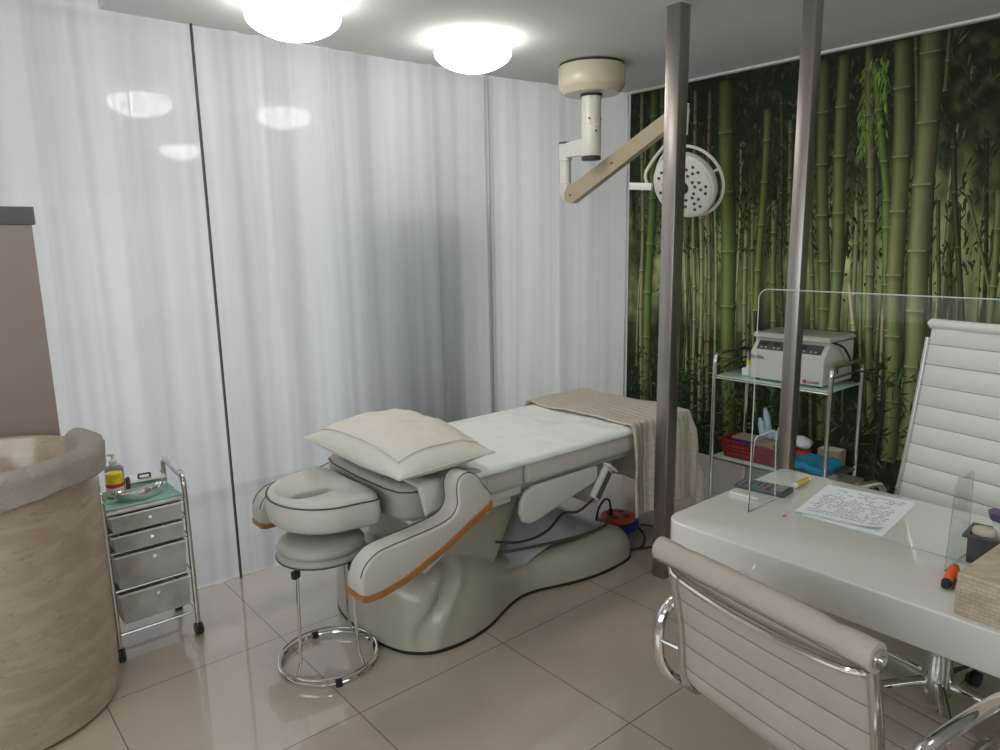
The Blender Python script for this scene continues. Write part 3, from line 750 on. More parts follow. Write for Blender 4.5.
# handset clipped on the near side with its cable
hs = thing('handset', 'pale hand controller with dark keypad clipped under the near edge of the bed', 'controller', (2.40, 2.125, .49))
b = B(); Rk = Matrix.Rotation(radians(38), 4, 'Y'); box(b, -.026, .026, -.014, .014, -.09, .075, .008, 3, mtx=Rk); obj('handset_body', b, M['shell_light'], hs)
b = B(); box(b, -.008, .024, -.0175, -.0135, -.08, .055, .002, mtx=Rk); obj('keypad', b, M['darkgrey'], hs)
b = B(); box(b, -.035, .04, -.028, .01, .07, .082, .004, mtx=Rk); obj('clip', b, M['ivory_light'], hs)
b = B(); tube(b, spline([(2.345, 2.125, .42), (2.27, 2.15, .372), (2.19, 2.17, .375), (2.11, 2.18, .32), (2.02, 2.18, .305), (1.93, 2.20, .305), (1.87, 2.28, .30)], 8), .006, 8)
tag(obj('handset_cable', b, M['black']), 'black cable drooping from the bed hand controller to the column', 'cable')
b = B(); tube(b, spline([(1.90, 2.30, .23), (1.99, 2.26, .232), (2.10, 2.25, .22), (2.30, 2.24, .20), (2.45, 2.24, .19), (2.59, 2.26, .186), (2.74, 2.38, .15)], 8), .007, 8)
tag(obj('brown_hose', b, mat('brown_hose', (.10, .07, .055), .5)), 'brown hose lying along the top of the moulded bed base', 'hose')

# white sheet over the seat and leg sections
def drape(x0, x1, y0, y1, zt, hang_n, hang_f, r=.02, wr=.010, seed=0.):
    L1 = hang_n+(y1-y0)+hang_f
    def fn(u, v):
        x = x0+(x1-x0)*u; s = v*L1
        wz = wr*noise.noise(Vector((x*5+seed, s*5, 1)))+wr*.5*noise.noise(Vector((x*13+seed, s*9, 2)))
        if s < hang_n: d = hang_n-s; return Vector((x, y0-min(d, r)*.6-wz*.4, zt-max(0, d-r*.2)))
        if s > hang_n+y1-y0: d = s-hang_n-(y1-y0); return Vector((x, y1+min(d, r)*.6+wz*.4, zt-max(0, d-r*.2)))
        q = min(s-hang_n, hang_n+y1-y0-s); 
        return Vector((x, y0+s-hang_n, zt+.006*min(1, q/.05)+wz*min(1, q/.05)))
    return fn
b = B(); grid(b, drape(1.62, 3.072, 2.148, 2.852, .694, .028, .03), 90, 50)
sh = obj('bed_sheet', b, M['sheet'], smooth=180); solid(sh, .002, 1); tag(sh, 'smooth white sheet covering the top of the treatment bed', 'sheet')
b = B()
def flap(u, v):
    x = 1.40+.30*u; zlow = .625-.05*(1-u)
    s = v
    if s < .5: return Vector((x+.03*(1-s*2), 2.146-.004*sin(u*9), zlow+(.700-zlow)*(s*2)))
    return Vector((x, 2.148+.5*(s-.5), .702+.003*sin(u*12+v*9)))
grid(b, flap, 16, 16); fl = obj('folded_cloth', b, M['pillow'], smooth=180); solid(fl, .002, 1)
tag(fl, 'off-white cloth corner hanging out from under the pillow', 'cloth')

# pillow
pil = thing('pillow', 'plump off-white pillow with piped edges lying on the bed beside the face cradle', 'pillow', (1.5, 2.47, .76))
PC = [Vector((1.262, 2.80, .785)), Vector((1.285, 2.085, .770)), Vector((1.705, 2.06, .79)), Vector((1.775, 2.80, .775))]
def pf(u, v, s, T):
    # u along A->B (0..1), v from AB edge to DC edge
    a = PC[0].lerp(PC[1], u); d = PC[3].lerp(PC[2], u); p = a.lerp(d, v)
    uu, vv = 2*u-1, 2*v-1
    c = p.copy(); ctr = (PC[0]+PC[1]+PC[2]+PC[3])/4
    pinch = .05*((1-uu*uu)*abs(vv)**2+(1-vv*vv)*abs(uu)**2)*.6
    p = p+(ctr-p)*pinch
    t = T*((1-abs(uu)**2.6)**.62)*((1-abs(vv)**2.6)**.62)
    wr = noise.noise(Vector((u*7, v*5, s*2)))*.010+noise.noise(Vector((u*16, v*9, s*3)))*.005+ (noise.noise(Vector((u*30, v*6, 5)))*.007 if s < 0 else 0)
    ee = min(1, 5*min(u, 1-u, v, 1-v))
    return p+Vector((0, 0, s*t+wr*ee))-pil.location
b = B(); grid(b, lambda u, v: pf(u, v, 1, .120), 110, 64); grid(b, lambda u, v: pf(u, v, -1, .072), 110, 64)
bmesh.ops.remove_doubles(b, verts=b.verts, dist=.0008)
obj('pillowcase', b, M['pillowcase'], pil, smooth=180)
b = B(); edge = [pf(t, 0, 1, 0) for t in [k/24 for k in range(24)]]+[pf(1, t, 1, 0) for t in [k/16 for k in range(16)]]+[pf(1-t, 1, 1, 0) for t in [k/24 for k in range(24)]]+[pf(0, 1-t, 1, 0) for t in [k/16 for k in range(16)]]
tube(b, edge, .004, 6, closed=True)
obj('edge_seam', b, M['pillow'], pil)
b = B(); pts = [pf(t, .085, 1, .122)+Vector((0, 0, .003)) for t in [.06+.86*k/24 for k in range(25)]]+[pf(.92, t, 1, .122)+Vector((0, 0, .003)) for t in [.14+.78*k/16 for k in range(17)]]
tube(b, pts, .0035, 6); obj('flap_piping', b, M['pillowcase'], pil)

# cable-knit throw over the foot end
def throw():
    X0, XE = 2.61, 3.065; YN, YF = 2.135, 2.862; zt = .712
    W = (XE-X0)+.50; hn = .47; hf = .40; LT = hn+(YF-YN)+hf
    def fn(u, v):
        s = u*W; x = X0+s; t = v*LT; y = YN-hn+t
        a = max(0, x-XE); b1 = max(0, YN-y); b2 = max(0, y-YF)
        bb = b1 if b1 > 0 else b2; sg = -1 if b1 > 0 else 1
        d = hypot(a, bb)
        fold = .011*sin((x if bb > a else y)*34+1)+.008*noise.noise(Vector((x*8, y*8, 0)))
        if d < 1e-6:
            q = min(x-X0+.02, .05)
            return Vector((x+.012*sin(y*9), y, zt+.004+.008*noise.noise(Vector((x*6, y*6, 3)))+.006*sin(y*13+x*5)))
        ox, oy = a/d, bb/d*sg
        drop = max(0, d-.012); flare = .022*(1-exp(-d/.03))+.03*d
        corner = 4*ox*abs(oy)*min(1, d*2.5)*.15
        k = flare*.8+corner*.15+fold*min(1, d/.12)
        return Vector((min(x, XE)+ox*k+(.07*drop*ox if ox > .5 else 0)+(.03*drop if bb > 0 and a == 0 and x > 2.9 else 0), min(max(y, YN), YF)+oy*k, zt-drop*(.985)))
    bb_ = B(); 
    def skip(u, v):
        s = u*W; x = X0+s; y = YN-hn+v*LT; a = max(0, x-XE); b1 = max(0, YN-y, y-YF)
        return a > 0 and b1 > 0 and hypot(a, b1) > .53
    grid(bb_, fn, 100, 150, uv=True, skip=skip)
    loose = [v for v in bb_.verts if not v.link_faces]; bmesh.ops.delete(bb_, geom=loose, context='VERTS')
    o = obj('knitted_throw', bb_, M['knit'], smooth=180); solid(o, .007, 1)
    return tag(o, 'cream cable-knit throw draped over the foot end of the bed', 'blanket')
throw()

# round stool under the face cradle
st = thing('round_stool', 'small round stool with grey-cream seat and chrome ring feet under the face cradle', 'stool', (1.12, 2.39, 0))
b = B(); lathe(b, [(0, .446), (.145, .446), (.160, .450), (.165, .458), (.162, .469), (.155, .474), (.152, .478), (.160, .484), (.162, .494), (.152, .508), (.12, .516), (0, .520)], seg=48); obj('seat', b, M['leather_dark'], st, smooth=50)
b = B(); tube(b, [((.1655)*cos(a), .1655*sin(a), .455) for a in [2*pi*k/48 for k in range(48)]], .003, 5, closed=True); obj('seat_piping', b, M['piping'], st)
b = B(); tube(b, [(.185*cos(a), .185*sin(a), .012) for a in [2*pi*k/64 for k in range(64)]], .0075, 8, closed=True); tube(b, [(.185*cos(a), .185*sin(a), .032) for a in [2*pi*k/64 for k in range(64)]], .004, 6, closed=True); obj('foot_ring', b, M['chrome'], st)
for a in (3.53, -1.19, .50):
    b = B(); tube(b, fillet([(.135*cos(a), .135*sin(a), .44), (.150*cos(a), .150*sin(a), .07), (.178*cos(a), .178*sin(a), .018)], .03, 5), .0065, 8); obj('leg', b, M['chrome'], st)
    b = B(); box(b, .128, .158, -.010, .010, .405, .434, .003, mtx=Matrix.Rotation(a, 4, 'Z')); obj('leg_clip', b, M['black'], st)
    b = B(); box(b, .175, .198, -.012, .012, 0, .026, .003, mtx=Matrix.Rotation(a+.9, 4, 'Z')); obj('rubber_foot', b, M['rubber'], st)

# cable reel on the floor behind
rl = thing('cable_reel', 'round blue and orange-red extension socket reel on the floor behind the bed base', 'cable reel', (2.93, 2.475, 0))
rl.scale = (1.12, 1.12, 1.0)
b = B(); lathe(b, [(0, .0), (.085, .0), (.105, .02), (.108, .045), (.095, .058), (0, .058)], seg=32); obj('drum', b, M['blue'], rl)
b = B(); lathe(b, [(0, .056), (.088, .056), (.092, .066), (.08, .08), (.0, .084)], seg=32); obj('socket_top', b, M['redorange'], rl)
b = B()
for a in (.4, 1.97, 3.54, 5.1): lathe(b, [(0, .080), (.016, .080), (.016, .0865), (0, .0865)], .045*cos(a), .045*sin(a), 16)
objs('socket', b, M['red'], rl)
b = B(); lathe(b, [(0, .084), (.014, .084), (.014, .115), (.0, .118)], -.035, .02, 14); tube(b, spline([(-.035, .02, .11), (-.05, .02, .17), (-.09, .02, .185), (-.125, .03, .14), (-.13, .05, .05), (-.12, .09, .01)], 8), .006, 8)
tag(obj('plug_lead', b, M['black'], loc=(2.93, 2.475, 0)), 'black plug with its lead arching out of the socket reel', 'cable')
b = B(); tube(b, spline([(.07, -.06, .03), (.02, -.17, .008), (-.12, -.26, .008), (-.22, -.22, .008), (-.06, -.30, .008), (.1, -.36, .008), (.16, -.2, .008), (.10, -.08, .02)], 10), .0065, 8)
tag(obj('coiled_cable', b, M['black'], loc=(2.93, 2.475, 0)), 'loose black cable looped on the floor between reel and steel post', 'cable')

# ------------------------------------------------------------------ marble pedestal basin with towel
ms = thing('pedestal_basin', 'tall round beige marble pedestal basin in the left foreground', 'basin', (.135, 2.86, 0))
b = B(); lathe(b, [(0, 0), (.32, 0), (.338, .015), (.345, .06), (.348, .3), (.352, .6), (.356, .86), (.357, .892), (.350, .905), (.335, .908), (.325, .902), (.318, .88), (.30, .80), (.24, .72), (.12, .69), (.03, .685), (0, .685)], seg=80)
obj('body', b, M['marble'], ms, smooth=40)
b = B(); lathe(b, [(0, .684), (.028, .684), (.03, .69), (.02, .693), (0, .69)], seg=24); obj('drain', b, M['chrome'], ms)
def towel():
    def fn(u, v):
        a = radians(-112+132*u)
        z_in, z_out = .80, .815+.040*sin(u*3.0)-.01*u+.006*noise.noise(Vector((u*9, 0, 0)))
        if u > .86: z_out += .06*(u-.86)/.14
        L1, L2, L3 = .902-z_in+.02, .055, .92-z_out
        s = v*(L1+L2+L3)
        n = .006*noise.noise(Vector((a*6, v*4, 1)))+.003*noise.noise(Vector((a*18, v*11, 2)))
        if s < L1: r = .303+.014*s/L1; z = z_in+s
        elif s < L1+L2: q = (s-L1)/L2; r = .317+.054*q; z = .92+.012*sin(q*pi)
        else: r = .372+.004*sin(a*9); z = .92-(s-L1-L2)
        r += n
        return Vector((.135+r*cos(a), 2.86+r*sin(a), z+n*.5))
    bb_ = B(); grid(bb_, fn, 110, 50); o = obj('hand_towel', bb_, M['towel'], smooth=180); solid(o, .013, 1)
    return tag(o, 'grey-beige terry towel draped over the rim of the marble basin', 'towel')
towel()

# ------------------------------------------------------------------ drawer cart
ct = thing('drawer_cart', 'chrome cart with four frosted drawers beside the marble basin', 'drawer cart', (.65, 3.075, 0))
cx0, cx1, cy0, cy1 = -.145, .152, -.145, .135
b = B()
for x in (cx1,): pass
for x in (cx0, cx1):
    tube(b, fillet([(x, cy0, .05), (x, cy0, .69), (x, cy1, .715), (x, cy1, .05)], .05, 6), .0105, 12)
obj('side_frame', b, M['chrome_soft'], ct)
b = B(); tube(b, [(cx1, cy0+.045, .6935), (cx1, cy1-.05, .7105)], .0145, 12); obj('handle_sleeve', b, mat('pale_grip', (.62, .64, .70), .5), ct)
b = B(); tube(b, [(cx0, cy0+.045, .6935), (cx0, cy1-.05, .7105)], .0145, 12); obj('handle_sleeve', b, mat('pale_grip_b', (.62, .64, .70), .5), ct)
for z in (.598, .520, .440, .285, .105):
    b = B(); tube(b, [(cx0, cy0+.002, z), (cx1, cy0+.002, z)], .006, 8); tube(b, [(cx0, cy1, z), (cx1, cy1, z)], .006, 8)
    tube(b, [(cx0, cy0, z), (cx0, cy1, z)], .005, 8); tube(b, [(cx1, cy0, z), (cx1, cy1, z)], .005, 8)
    obj('rail', b, M['chrome_soft'], ct)
b = B(); box(b, cx0+.008, cx1-.008, cy0+.004, cy1-.004, .600, .607, .002); obj('top_shelf', b, M['white_plastic'], ct)
for z0, z1 in ((.525, .590), (.446, .510), (.296, .428), (.150, .272)):
    dr = B()
    xs, ys = (cx0+.018, cx1-.018), (cy0-.012, cy1-.01)
    # open tray with tapered walls
    t_ = .004
    ring = lambda i, z, q: [Vector((xs[0]+i+q, ys[0]+i, z)), Vector((xs[1]-i-q, ys[0]+i, z)), Vector((xs[1]-i-q, ys[1]-i, z)), Vector((xs[0]+i+q, ys[1]-i, z))]
    loft(dr, [ring(0, z1, 0), ring(0, z0, .008), ring(t_, z0+t_, .008), ring(t_, z1, 0)], caps=False)
    vv = dr.verts; dr.verts.ensure_lookup_table()
    dr.faces.new([dr.verts[i] for i in (4, 5, 6, 7)]); dr.faces.new([dr.verts[i] for i in (8, 9, 10, 11)])
    dro = obj('drawer', dr, M['drawer'], ct, smooth=0)
    k = B(); box(k, xs[0]-.006, xs[1]+.006, ys[0]-.006, ys[0]+.006, z1-.006, z1, .002); obj('drawer_lip', k, M['white_plastic'], dro)
    k = B(); tube(k, [(.01, ys[0]+.001, z1-.027), (.01, ys[0]-.012, z1-.027)], [.004, .0075], 12); obj('knob', k, M['chrome'], dro)
    k = B(); rr = random.Random(int(z0*1000))
    for _ in range(5):
        x = rr.uniform(xs[0]+.03, xs[1]-.06); y = rr.uniform(ys[0]+.03, ys[1]-.08); box(k, x, x+.05, y, y+.05, z0+.006, z0+rr.uniform(.015, (z1-z0)*.6), .002, mi=rr.randrange(3))
    ob = obj('contents', k, [M['labelwhite'], M['card'], M['darkgrey']], dro); ob['kind'] = 'stuff'
for x in (cx0, cx1):
    for y in (cy0, cy1):
        b = B(); tube(b, [(x-.014, y, .026), (x-.003, y, .026)], .026, 20); tube(b, [(x+.003, y, .026), (x+.014, y, .026)], .026, 20); box(b, x-.005, x+.005, y-.012, y+.012, .03, .056, .002)
        obj('castor', b, M['black'], ct)
b = B()
def gcl(u, v):
    return Vector((.512+.283*u, 2.94+.245*v, .6105+.0025*noise.noise(Vector((u*6, v*6, 0)))))
grid(b, gcl, 20, 18); g = obj('surgical_cloth', b, M['green_cloth'], smooth=180); solid(g, .0025, 1); tag(g, 'pale green surgical cloth spread on the drawer cart', 'cloth')
# yellow wipes pot
t = thing('yellow_bottle', 'yellow pot with white and red label on the drawer cart', 'bottle', (.588, 3.095, .614))
b = B(); lathe(b, [(0, 0), (.029, 0), (.032, .004), (.032, .075), (.029, .082), (0, .082)], seg=28); obj('body', b, M['yellow'], t)
b = B(); lathe(b, [(.0, .082), (.031, .082), (.032, .088), (.030, .098), (.012, .101), (0, .101)], seg=28); obj('cap', b, M['yellow'], t)
b = B(); lathe(b, [(.0322, .008), (.0328, .010), (.0328, .040), (.0322, .042)], seg=28); obj('label', b, M['labelwhite'], t)
b = B(); lathe(b, [(.0322, .043), (.0328, .044), (.0328, .057), (.0322, .058)], seg=28); obj('label_band', b, M['labelred'], t)
# pump bottle
t = thing('pump_bottle', 'clear grey pump bottle with white pump head behind the yellow pot', 'bottle', (.605, 3.175, .614))
b = B(); box(b, -.034, .034, -.024, .024, 0, .105, .010, 3); obj('body', b, M['bottle_clear'], t)
b = B(); lathe(b, [(0, .104), (.012, .104), (.015, .108), (.015, .126), (.008, .130), (.005, .131), (.005, .146), (.010, .147), (.010, .157), (0, .158)], seg=18); box(b, -.032, .0, -.005, .005, .149, .156, .002); obj('pump_head', b, M['white_plastic'], t)
b = B(); lathe(b, [(0, 0), (.009, 0), (.009, .06), (.005, .068), (0, .068)], seg=16); tag(obj('brown_vial', b, mat('brown_glass', (.12, .05, .02), .15), loc=(.637, 3.10, .614)), 'small brown vial between yellow pot and steel trays', 'vial')
# steel box tray
t = thing('instrument_tray', 'lidded rectangular stainless steel instrument tray on green cloth', 'tray', (.710, 3.145, .614), radians(-6))
b = B(); loft(b, [[Vector((sx*w_, sy*d_, z)) for sx, sy in ((-1, -1), (1, -1), (1, 1), (-1, 1))] for w_, d_, z in ((.062, .045, 0), (.066, .050, .036))]); obj('tray_body', b, M['chrome'], t, smooth=0)
b = B(); loft(b, [[Vector((sx*w_, sy*d_, z)) for sx, sy in ((-1, -1), (1, -1), (1, 1), (-1, 1))] for w_, d_, z in ((.074, .058, .036), (.074, .058, .040), (.064, .048, .045), (.060, .044, .045))]); obj('lid', b, M['chrome_soft'], t, smooth=0)
b = B(); tube(b, fillet([(-.022, 0, .045), (-.022, 0, .054), (.022, 0, .054), (.022, 0, .045)], .005), .004, 8); obj('lid_handle', b, M['darkgrey'], t)
# kidney dish
t = thing('kidney_dish', 'stainless steel kidney dish in front of the lidded tray', 'dish', (.66, 3.015, .614), radians(6))
def kid(sc, z):
    pts = []
    for k in range(40):
        a = 2*pi*k/40; x = .098*cos(a); y = .040*sin(a); y += .026*(1-(x/.098)**2)*( -1)*.9+.012
        pts.append(Vector((x*sc, (y)*(sc if sc < 1 else 1), z)))
    return pts
b = B(); loft(b, [kid(.80, 0), kid(.93, .014), kid(1.0, .033), kid(1.03, .034), kid(1.03, .0355), kid(.985, .035), kid(.91, .015), kid(.78, .003)]); obj('bowl', b, M['chrome'], t, smooth=50)
b = B(); tube(b, [(-.06, -.01, .03), (.05, .0, .036)], .003, 6); tube(b, [(-.05, -.02, .028), (.045, .012, .034)], .003, 6); objs('forceps', b, M['chrome_soft'], t)

# ------------------------------------------------------------------ glass trolley with centrifuge
tr = thing('glass_trolley', 'two-shelf chrome and mint glass trolley standing against the bamboo picture', 'trolley', (3.615, 1.905, 0))
tx0, tx1, ty0, ty1 = -.165, .180, -.325, .325
for y in (ty0, ty1):
    b = B(); tube(b, fillet([(tx0, y, .07), (tx0, y, .955), (tx1, y, .955), (tx1, y, .07)], .05, 7), .0115, 12); tube(b, [(tx0, y, .90), (tx1, y, .90)], .006, 8); obj('end_frame', b, M['chrome_soft'], tr)
for z in (.835, .37):
    b = B()
    box(b, tx0+.004, tx1-.004, ty0-.0, ty1+.0, z-.008, z, .003); obj('shelf', b, M['shelfglass'], tr)
    b = B(); tube(b, [(tx0, ty0, z-.014), (tx0, ty1, z-.014)], .006, 8); tube(b, [(tx1, ty0, z-.014), (tx1, ty1, z-.014)], .006, 8); objs('shelf_rail', b, M['chrome_soft'], tr)
for x in (tx0, tx1):
    for y in (ty0, ty1):
        b = B(); tube(b, [(x-.016, y, .032), (x-.004, y, .032)], .032, 20); tube(b, [(x+.004, y, .032), (x+.016, y, .032)], .032, 20); box(b, x-.006, x+.006, y-.014, y+.014, .03, .078, .003)
        obj('castor', b, M['black'], tr)
cf = thing('centrifuge', 'white bench centrifuge with dark control strip on the top trolley shelf', 'centrifuge', (3.64, 1.835, .836))
prof = [(-.160, .012), (.160, .012), (.160, .222), (-.095, .222), (-.160, .150)]
b = B(); prism(b, prof, -.200, .200, 'y', .006); obj('housing', b, mat('centrifuge_enamel', (.60, .585, .55), .4), cf)
b = B(); prism(b, [(-.128, .228), (.165, .228), (.165, .240), (.14, .252), (-.118, .252), (-.130, .242)], -.207, .207, 'y', .004); obj('lid', b, mat('lid_enamel', (.52, .53, .50), .3, coat=.4), cf)
b = B(); box(b, -.09, .155, -.198, .198, .2215, .229); obj('lid_seal', b, M['black'], cf)
sl_a = atan2(.072, .065)
Ms = Matrix(((0, cos(sl_a), -sin(sl_a), -.1285), (-1, 0, 0, 0), (0, sin(sl_a), cos(sl_a), .187), (0, 0, 0, 1)))
b = B(); box(b, -.175, .175, -.028, .028, -.0005, .0015, mtx=Ms); obj('control_strip', b, M['darkgrey'], cf)
b = B()
for x in (-.14, -.07, 0, .07): box(b, x-.022, x+.022, -.002, .018, .0015, .0022, mtx=Ms)
objs('display', b, M['black'], cf)
b = B()
for x in (-.15, -.125, -.08, -.055, -.01, .015, .06, .085, .12, .145): box(b, x-.006, x+.006, -.02, -.011, .0015, .003, mtx=Ms)
objs('button', b, mat('grey_key', (.35, .36, .37), .5), cf)
Mt = lambda y, z: Matrix(((0, 0, -1, -.1665), (-1, 0, 0, y), (0, 1, 0, z), (0, 0, 0, 1)))
text('model_lettering', 'KL02A', .026, M['navy'], cf, Mt(.155, .125))
text('maker_lettering', 'Lcade', .026, M['black'], cf, Mt(-.155, .030))
b = B(); box(b, -.1668, -.1655, -.118, -.100, .020, .038); obj('maker_mark', b, M['labelred'], cf)
b = B(); box(b, -.02, .0, -.2015, -.1995, .06, .09, .001); obj('power_switch', b, M['black'], cf)
for x in (-.13, .13):
    for y in (-.17, .17):
        b = B(); lathe(b, [(0, 0), (.012, 0), (.012, .013), (0, .013)], x, y, 12); obj('rubber_foot', b, M['rubber'], cf)
b = B(); tube(b, spline([(-.08, -.195, .226), (-.02, -.225, .20), (.04, -.235, .14), (.10, -.235, .075), (.15, -.27, .055), (.175, -.34, .03), (.178, -.36, -.1), (.178, -.34, -.45), (.178, -.36, -.7), (.17, -.30, -.825)], 8), .006, 8)
tag(obj('power_cable', b, M['black'], loc=(3.64, 1.835, .836)), 'black power cable curving down over the right side of the centrifuge', 'cable')
t = thing('dropper_bottle', 'tiny white dropper bottle with yellow cap left of the centrifuge', 'bottle', (3.56, 2.09, .836))
b = B(); box(b, -.03, .03, -.025, .025, 0, .045, .008); lathe(b, [(0, .045), (.015, .045), (.008, .062), (0, .062)], seg=14); obj('body', b, M['white_plastic'], t)
b = B(); lathe(b, [(0, .062), (.010, .062), (.009, .086), (0, .087)], seg=14); obj('cap', b, M['yellow'], t)
# red basket and its contents
bk = thing('red_basket', 'dark red plastic basket on the lower trolley shelf', 'basket', (3.555, 2.02, .371))
def tray(x, y, z0, z1, q, t_=.004):
    r = lambda i, z, k: [Vector((sx*(x-i-k), sy*(y-i-k), z)) for sx, sy in ((-1, -1), (1, -1), (1, 1), (-1, 1))]
    bb = B(); loft(bb, [r(-.010, z1, 0), r(-.010, z1-.008, 0), r(0, z1-.008, 0), r(0, z0, q), r(t_, z0+t_, q), r(t_, z1, 0)], caps=False); bb.verts.ensure_lookup_table()
    bb.faces.new([bb.verts[i] for i in (12, 13, 14, 15)]); bb.faces.new([bb.verts[i] for i in (16, 17, 18, 19)])
    bb.faces.new([bb.verts[i] for i in (0, 1, 21, 20)]); bb.faces.new([bb.verts[i] for i in (1, 2, 22, 21)]); bb.faces.new([bb.verts[i] for i in (2, 3, 23, 22)]); bb.faces.new([bb.verts[i] for i in (3, 0, 20, 23)])
    return bb
obj('tub', tray(.085, .172, 0, .105, .018), M['red'], bk, smooth=0)
b = B()
for z in (.03, .05, .07): box(b, -.0865+.003, -.0835+.003, -.12, .12, z-.003, z+.003); 
for y in [-.12+.03*k for k in range(9)]: box(b, -.087+.003, -.083+.001, y-.002, y+.002, .02, .095)
obj('lattice', b, mat('red_rib', (.30, .04, .04), .5), bk)
b = B(); box(b, -.055, .055, -.075, .07, .0, .035, .002, mi=0); box(b, -.056, .056, -.076, .071, .028, .0355, 0, mi=1)
t = obj('product_box', b, [M['navy'], M['card']], loc=(3.56, 2.07, .455)); tag(t, 'brown and navy box lying on top of the red basket', 'box')
b = B(); box(b, -.05, .05, -.055, .055, 0, .028, .002); t = obj('card_box', b, M['card'], loc=(3.55, 1.945, .458)); tag(t, 'small brown card box at the right end of the red basket', 'box')
b = B(); box(b, -.06, .06, -.12, .12, 0, .078, .004); t = obj('white_pack', b, M['labelwhite'], loc=(3.56, 2.04, .376)); tag(t, 'white folded pack filling the inside of the red basket', 'pack')
rnd = random.Random(2); n = 0
for x, y, h, lab in ((3.70, 2.055, .13, 'leftmost pale blue wrapped syringe standing behind the red basket'), (3.71, 2.02, .19, 'tallest pale blue wrapped syringe behind the red basket'), (3.70, 1.975, .11, 'short pale wrapped syringe with navy mark behind the red basket'), (3.715, 1.945, .15, 'thin pale wrapped syringe in the middle of the bundle'), (3.70, 1.90, .12, 'rightmost pale blue wrapped syringe standing behind the red basket')):
    b = B(); lean = rnd.uniform(-.25, .25); tube(b, [(0, 0, 0), (0, lean*h*.7, h*.75), (0, lean*h, h)], [.017, .019, .008], 8, ry=None); box(b, -.014, .014, -.02, .02, 0, .07, .006, 2)
    t = obj('wrapped_syringe', b, M['syringe'], loc=(x, y, .371+.07)); tag(t, lab, 'syringe', 'wrapped syringes behind the basket')
b = B(); tray_b = box(b, -.05, .05, -.10, .10, 0, .068, .004); t = obj('syringe_box', b, M['labelwhite'], loc=(3.71, 1.98, .371)); tag(t, 'white carton under the wrapped syringes behind the red basket', 'box')
b = B()
def blob(u, v):
    th = pi*v; ph = 2*pi*u; r = .04*(1+.35*noise.noise(Vector((cos(ph)*2, sin(ph)*2, cos(th)*2))))
    return Vector((r*sin(th)*cos(ph), r*1.3*sin(th)*sin(ph), .036+.9*r*cos(th)))
grid(b, blob, 20, 12); bmesh.ops.remove_doubles(b, verts=b.verts, dist=.0005); t = obj('plastic_bag', b, M['tissue'], loc=(3.70, 1.83, .44), smooth=180); tag(t, 'crumpled white plastic bag half hidden by the steel post on the trolley', 'bag')
b = B(); box(b, -.05, .05, -.035, .045, 0, .066, .004); t = obj('red_box', b, M['labelred'], loc=(3.70, 1.83, .371)); tag(t, 'small bright red box under the crumpled bag on the trolley', 'box')
b = B()
def fold(u, v):
    return Vector((-.11+.22*u, -.12+.24*v, .03+.018*noise.noise(Vector((u*3, v*3, 5)))+.02*(1-abs(2*v-1))))
grid(b, fold, 20, 20); t = obj('teal_cloth', b, M['blue_cloth'], loc=(3.60, 1.725, .38), smooth=180); solid(t, .035, -1); tag(t, 'folded bright teal-blue cloth on the lower trolley shelf', 'cloth')
b = B(); box(b, -.04, .04, -.06, .06, 0, .09, .003); box(b, -.035, .035, -.055, .055, .0895, .091, 0, mi=1); t = obj('open_carton', b, [M['card'], M['labelwhite']], loc=(3.755, 1.69, .371)); tag(t, 'small pale brown carton behind the teal cloth, right of the steel post', 'box')
b = B(); box(b, -.07, .07, -.06, .06, 0, .012, .004); t = obj('grey_case', b, M['darkgrey'], loc=(3.68, 1.62, .371)); tag(t, 'flat dark grey case at the right end of the lower trolley shelf', 'case')

# ------------------------------------------------------------------ desk
dk = thing('desk', 'thick gloss white desk top filling the right foreground', 'desk', (2.08, .3, 0))
b = B(); pl = [(-.362, -1.2), (.362, -1.2)]+[(.332+.03*cos(pi/2*k/5), .947+.03*sin(pi/2*k/5)) for k in range(6)]+[(-.292+.07*cos(pi/2+pi/2*k/8), .907+.07*sin(pi/2+pi/2*k/8)) for k in range(9)]
prism(b, pl, .645, .75, 'z', .007, 3); obj('desktop', b, M['desk'], dk, smooth=40)
b = B(); box(b, -.30, .30, -1.1, -1.0, 0, .645, .004); obj('end_panel', b, M['desk'], dk)
b = B(); box(b, .26, .34, -1.0, -.55, 0, .645, .004); obj('side_panel', b, M['desk'], dk)
b = B(); box(b, .36, .60, .78, .86, .655, .70, .003); obj('post_bracket', b, M['steel'], dk)
# acrylic screen with fins
sc = thing('acrylic_screen', 'clear acrylic protective screen standing along the desk on two fins', 'screen', (2.042, .4, .7505))
b = B(); pl = []
for k in range(7): a = pi/2*k/6; pl.append((.745+.03*cos(a)-.0, .655+.03*sin(a)))
pl = [(.775, 0)]+pl+[(-.55, .685), (-.55, 0)]
prism(b, pl, -.0025, .0025, 'x'); obj('pane', b, M['sheetglass'], sc, smooth=0)
b = B(); tube(b, [Vector((0, y, z)) for y, z in pl[:9]], .0016, 5); tube(b, [Vector((0, y, z)) for y, z in ((.76, .0015), (-.55, .0015))], .0013, 5); obj('pane_edge', b, M['edge'], sc)
for y in (.722, .172):
    b = B(); fp = [(-.092, 0), (.067, 0), (.052, .225), (.040, .238), (-.062, .238), (-.076, .225)]; prism(b, fp, y-.0025, y+.0025, 'y'); f_ = obj('fin', b, M['sheetglass'], sc, smooth=0)
    b = B(); tube(b, [Vector((x, y, z+.001)) for x, z in fp], .0019 if y > .5 else .0013, 5, closed=True); obj('fin_edge', b, M['edge'], f_)
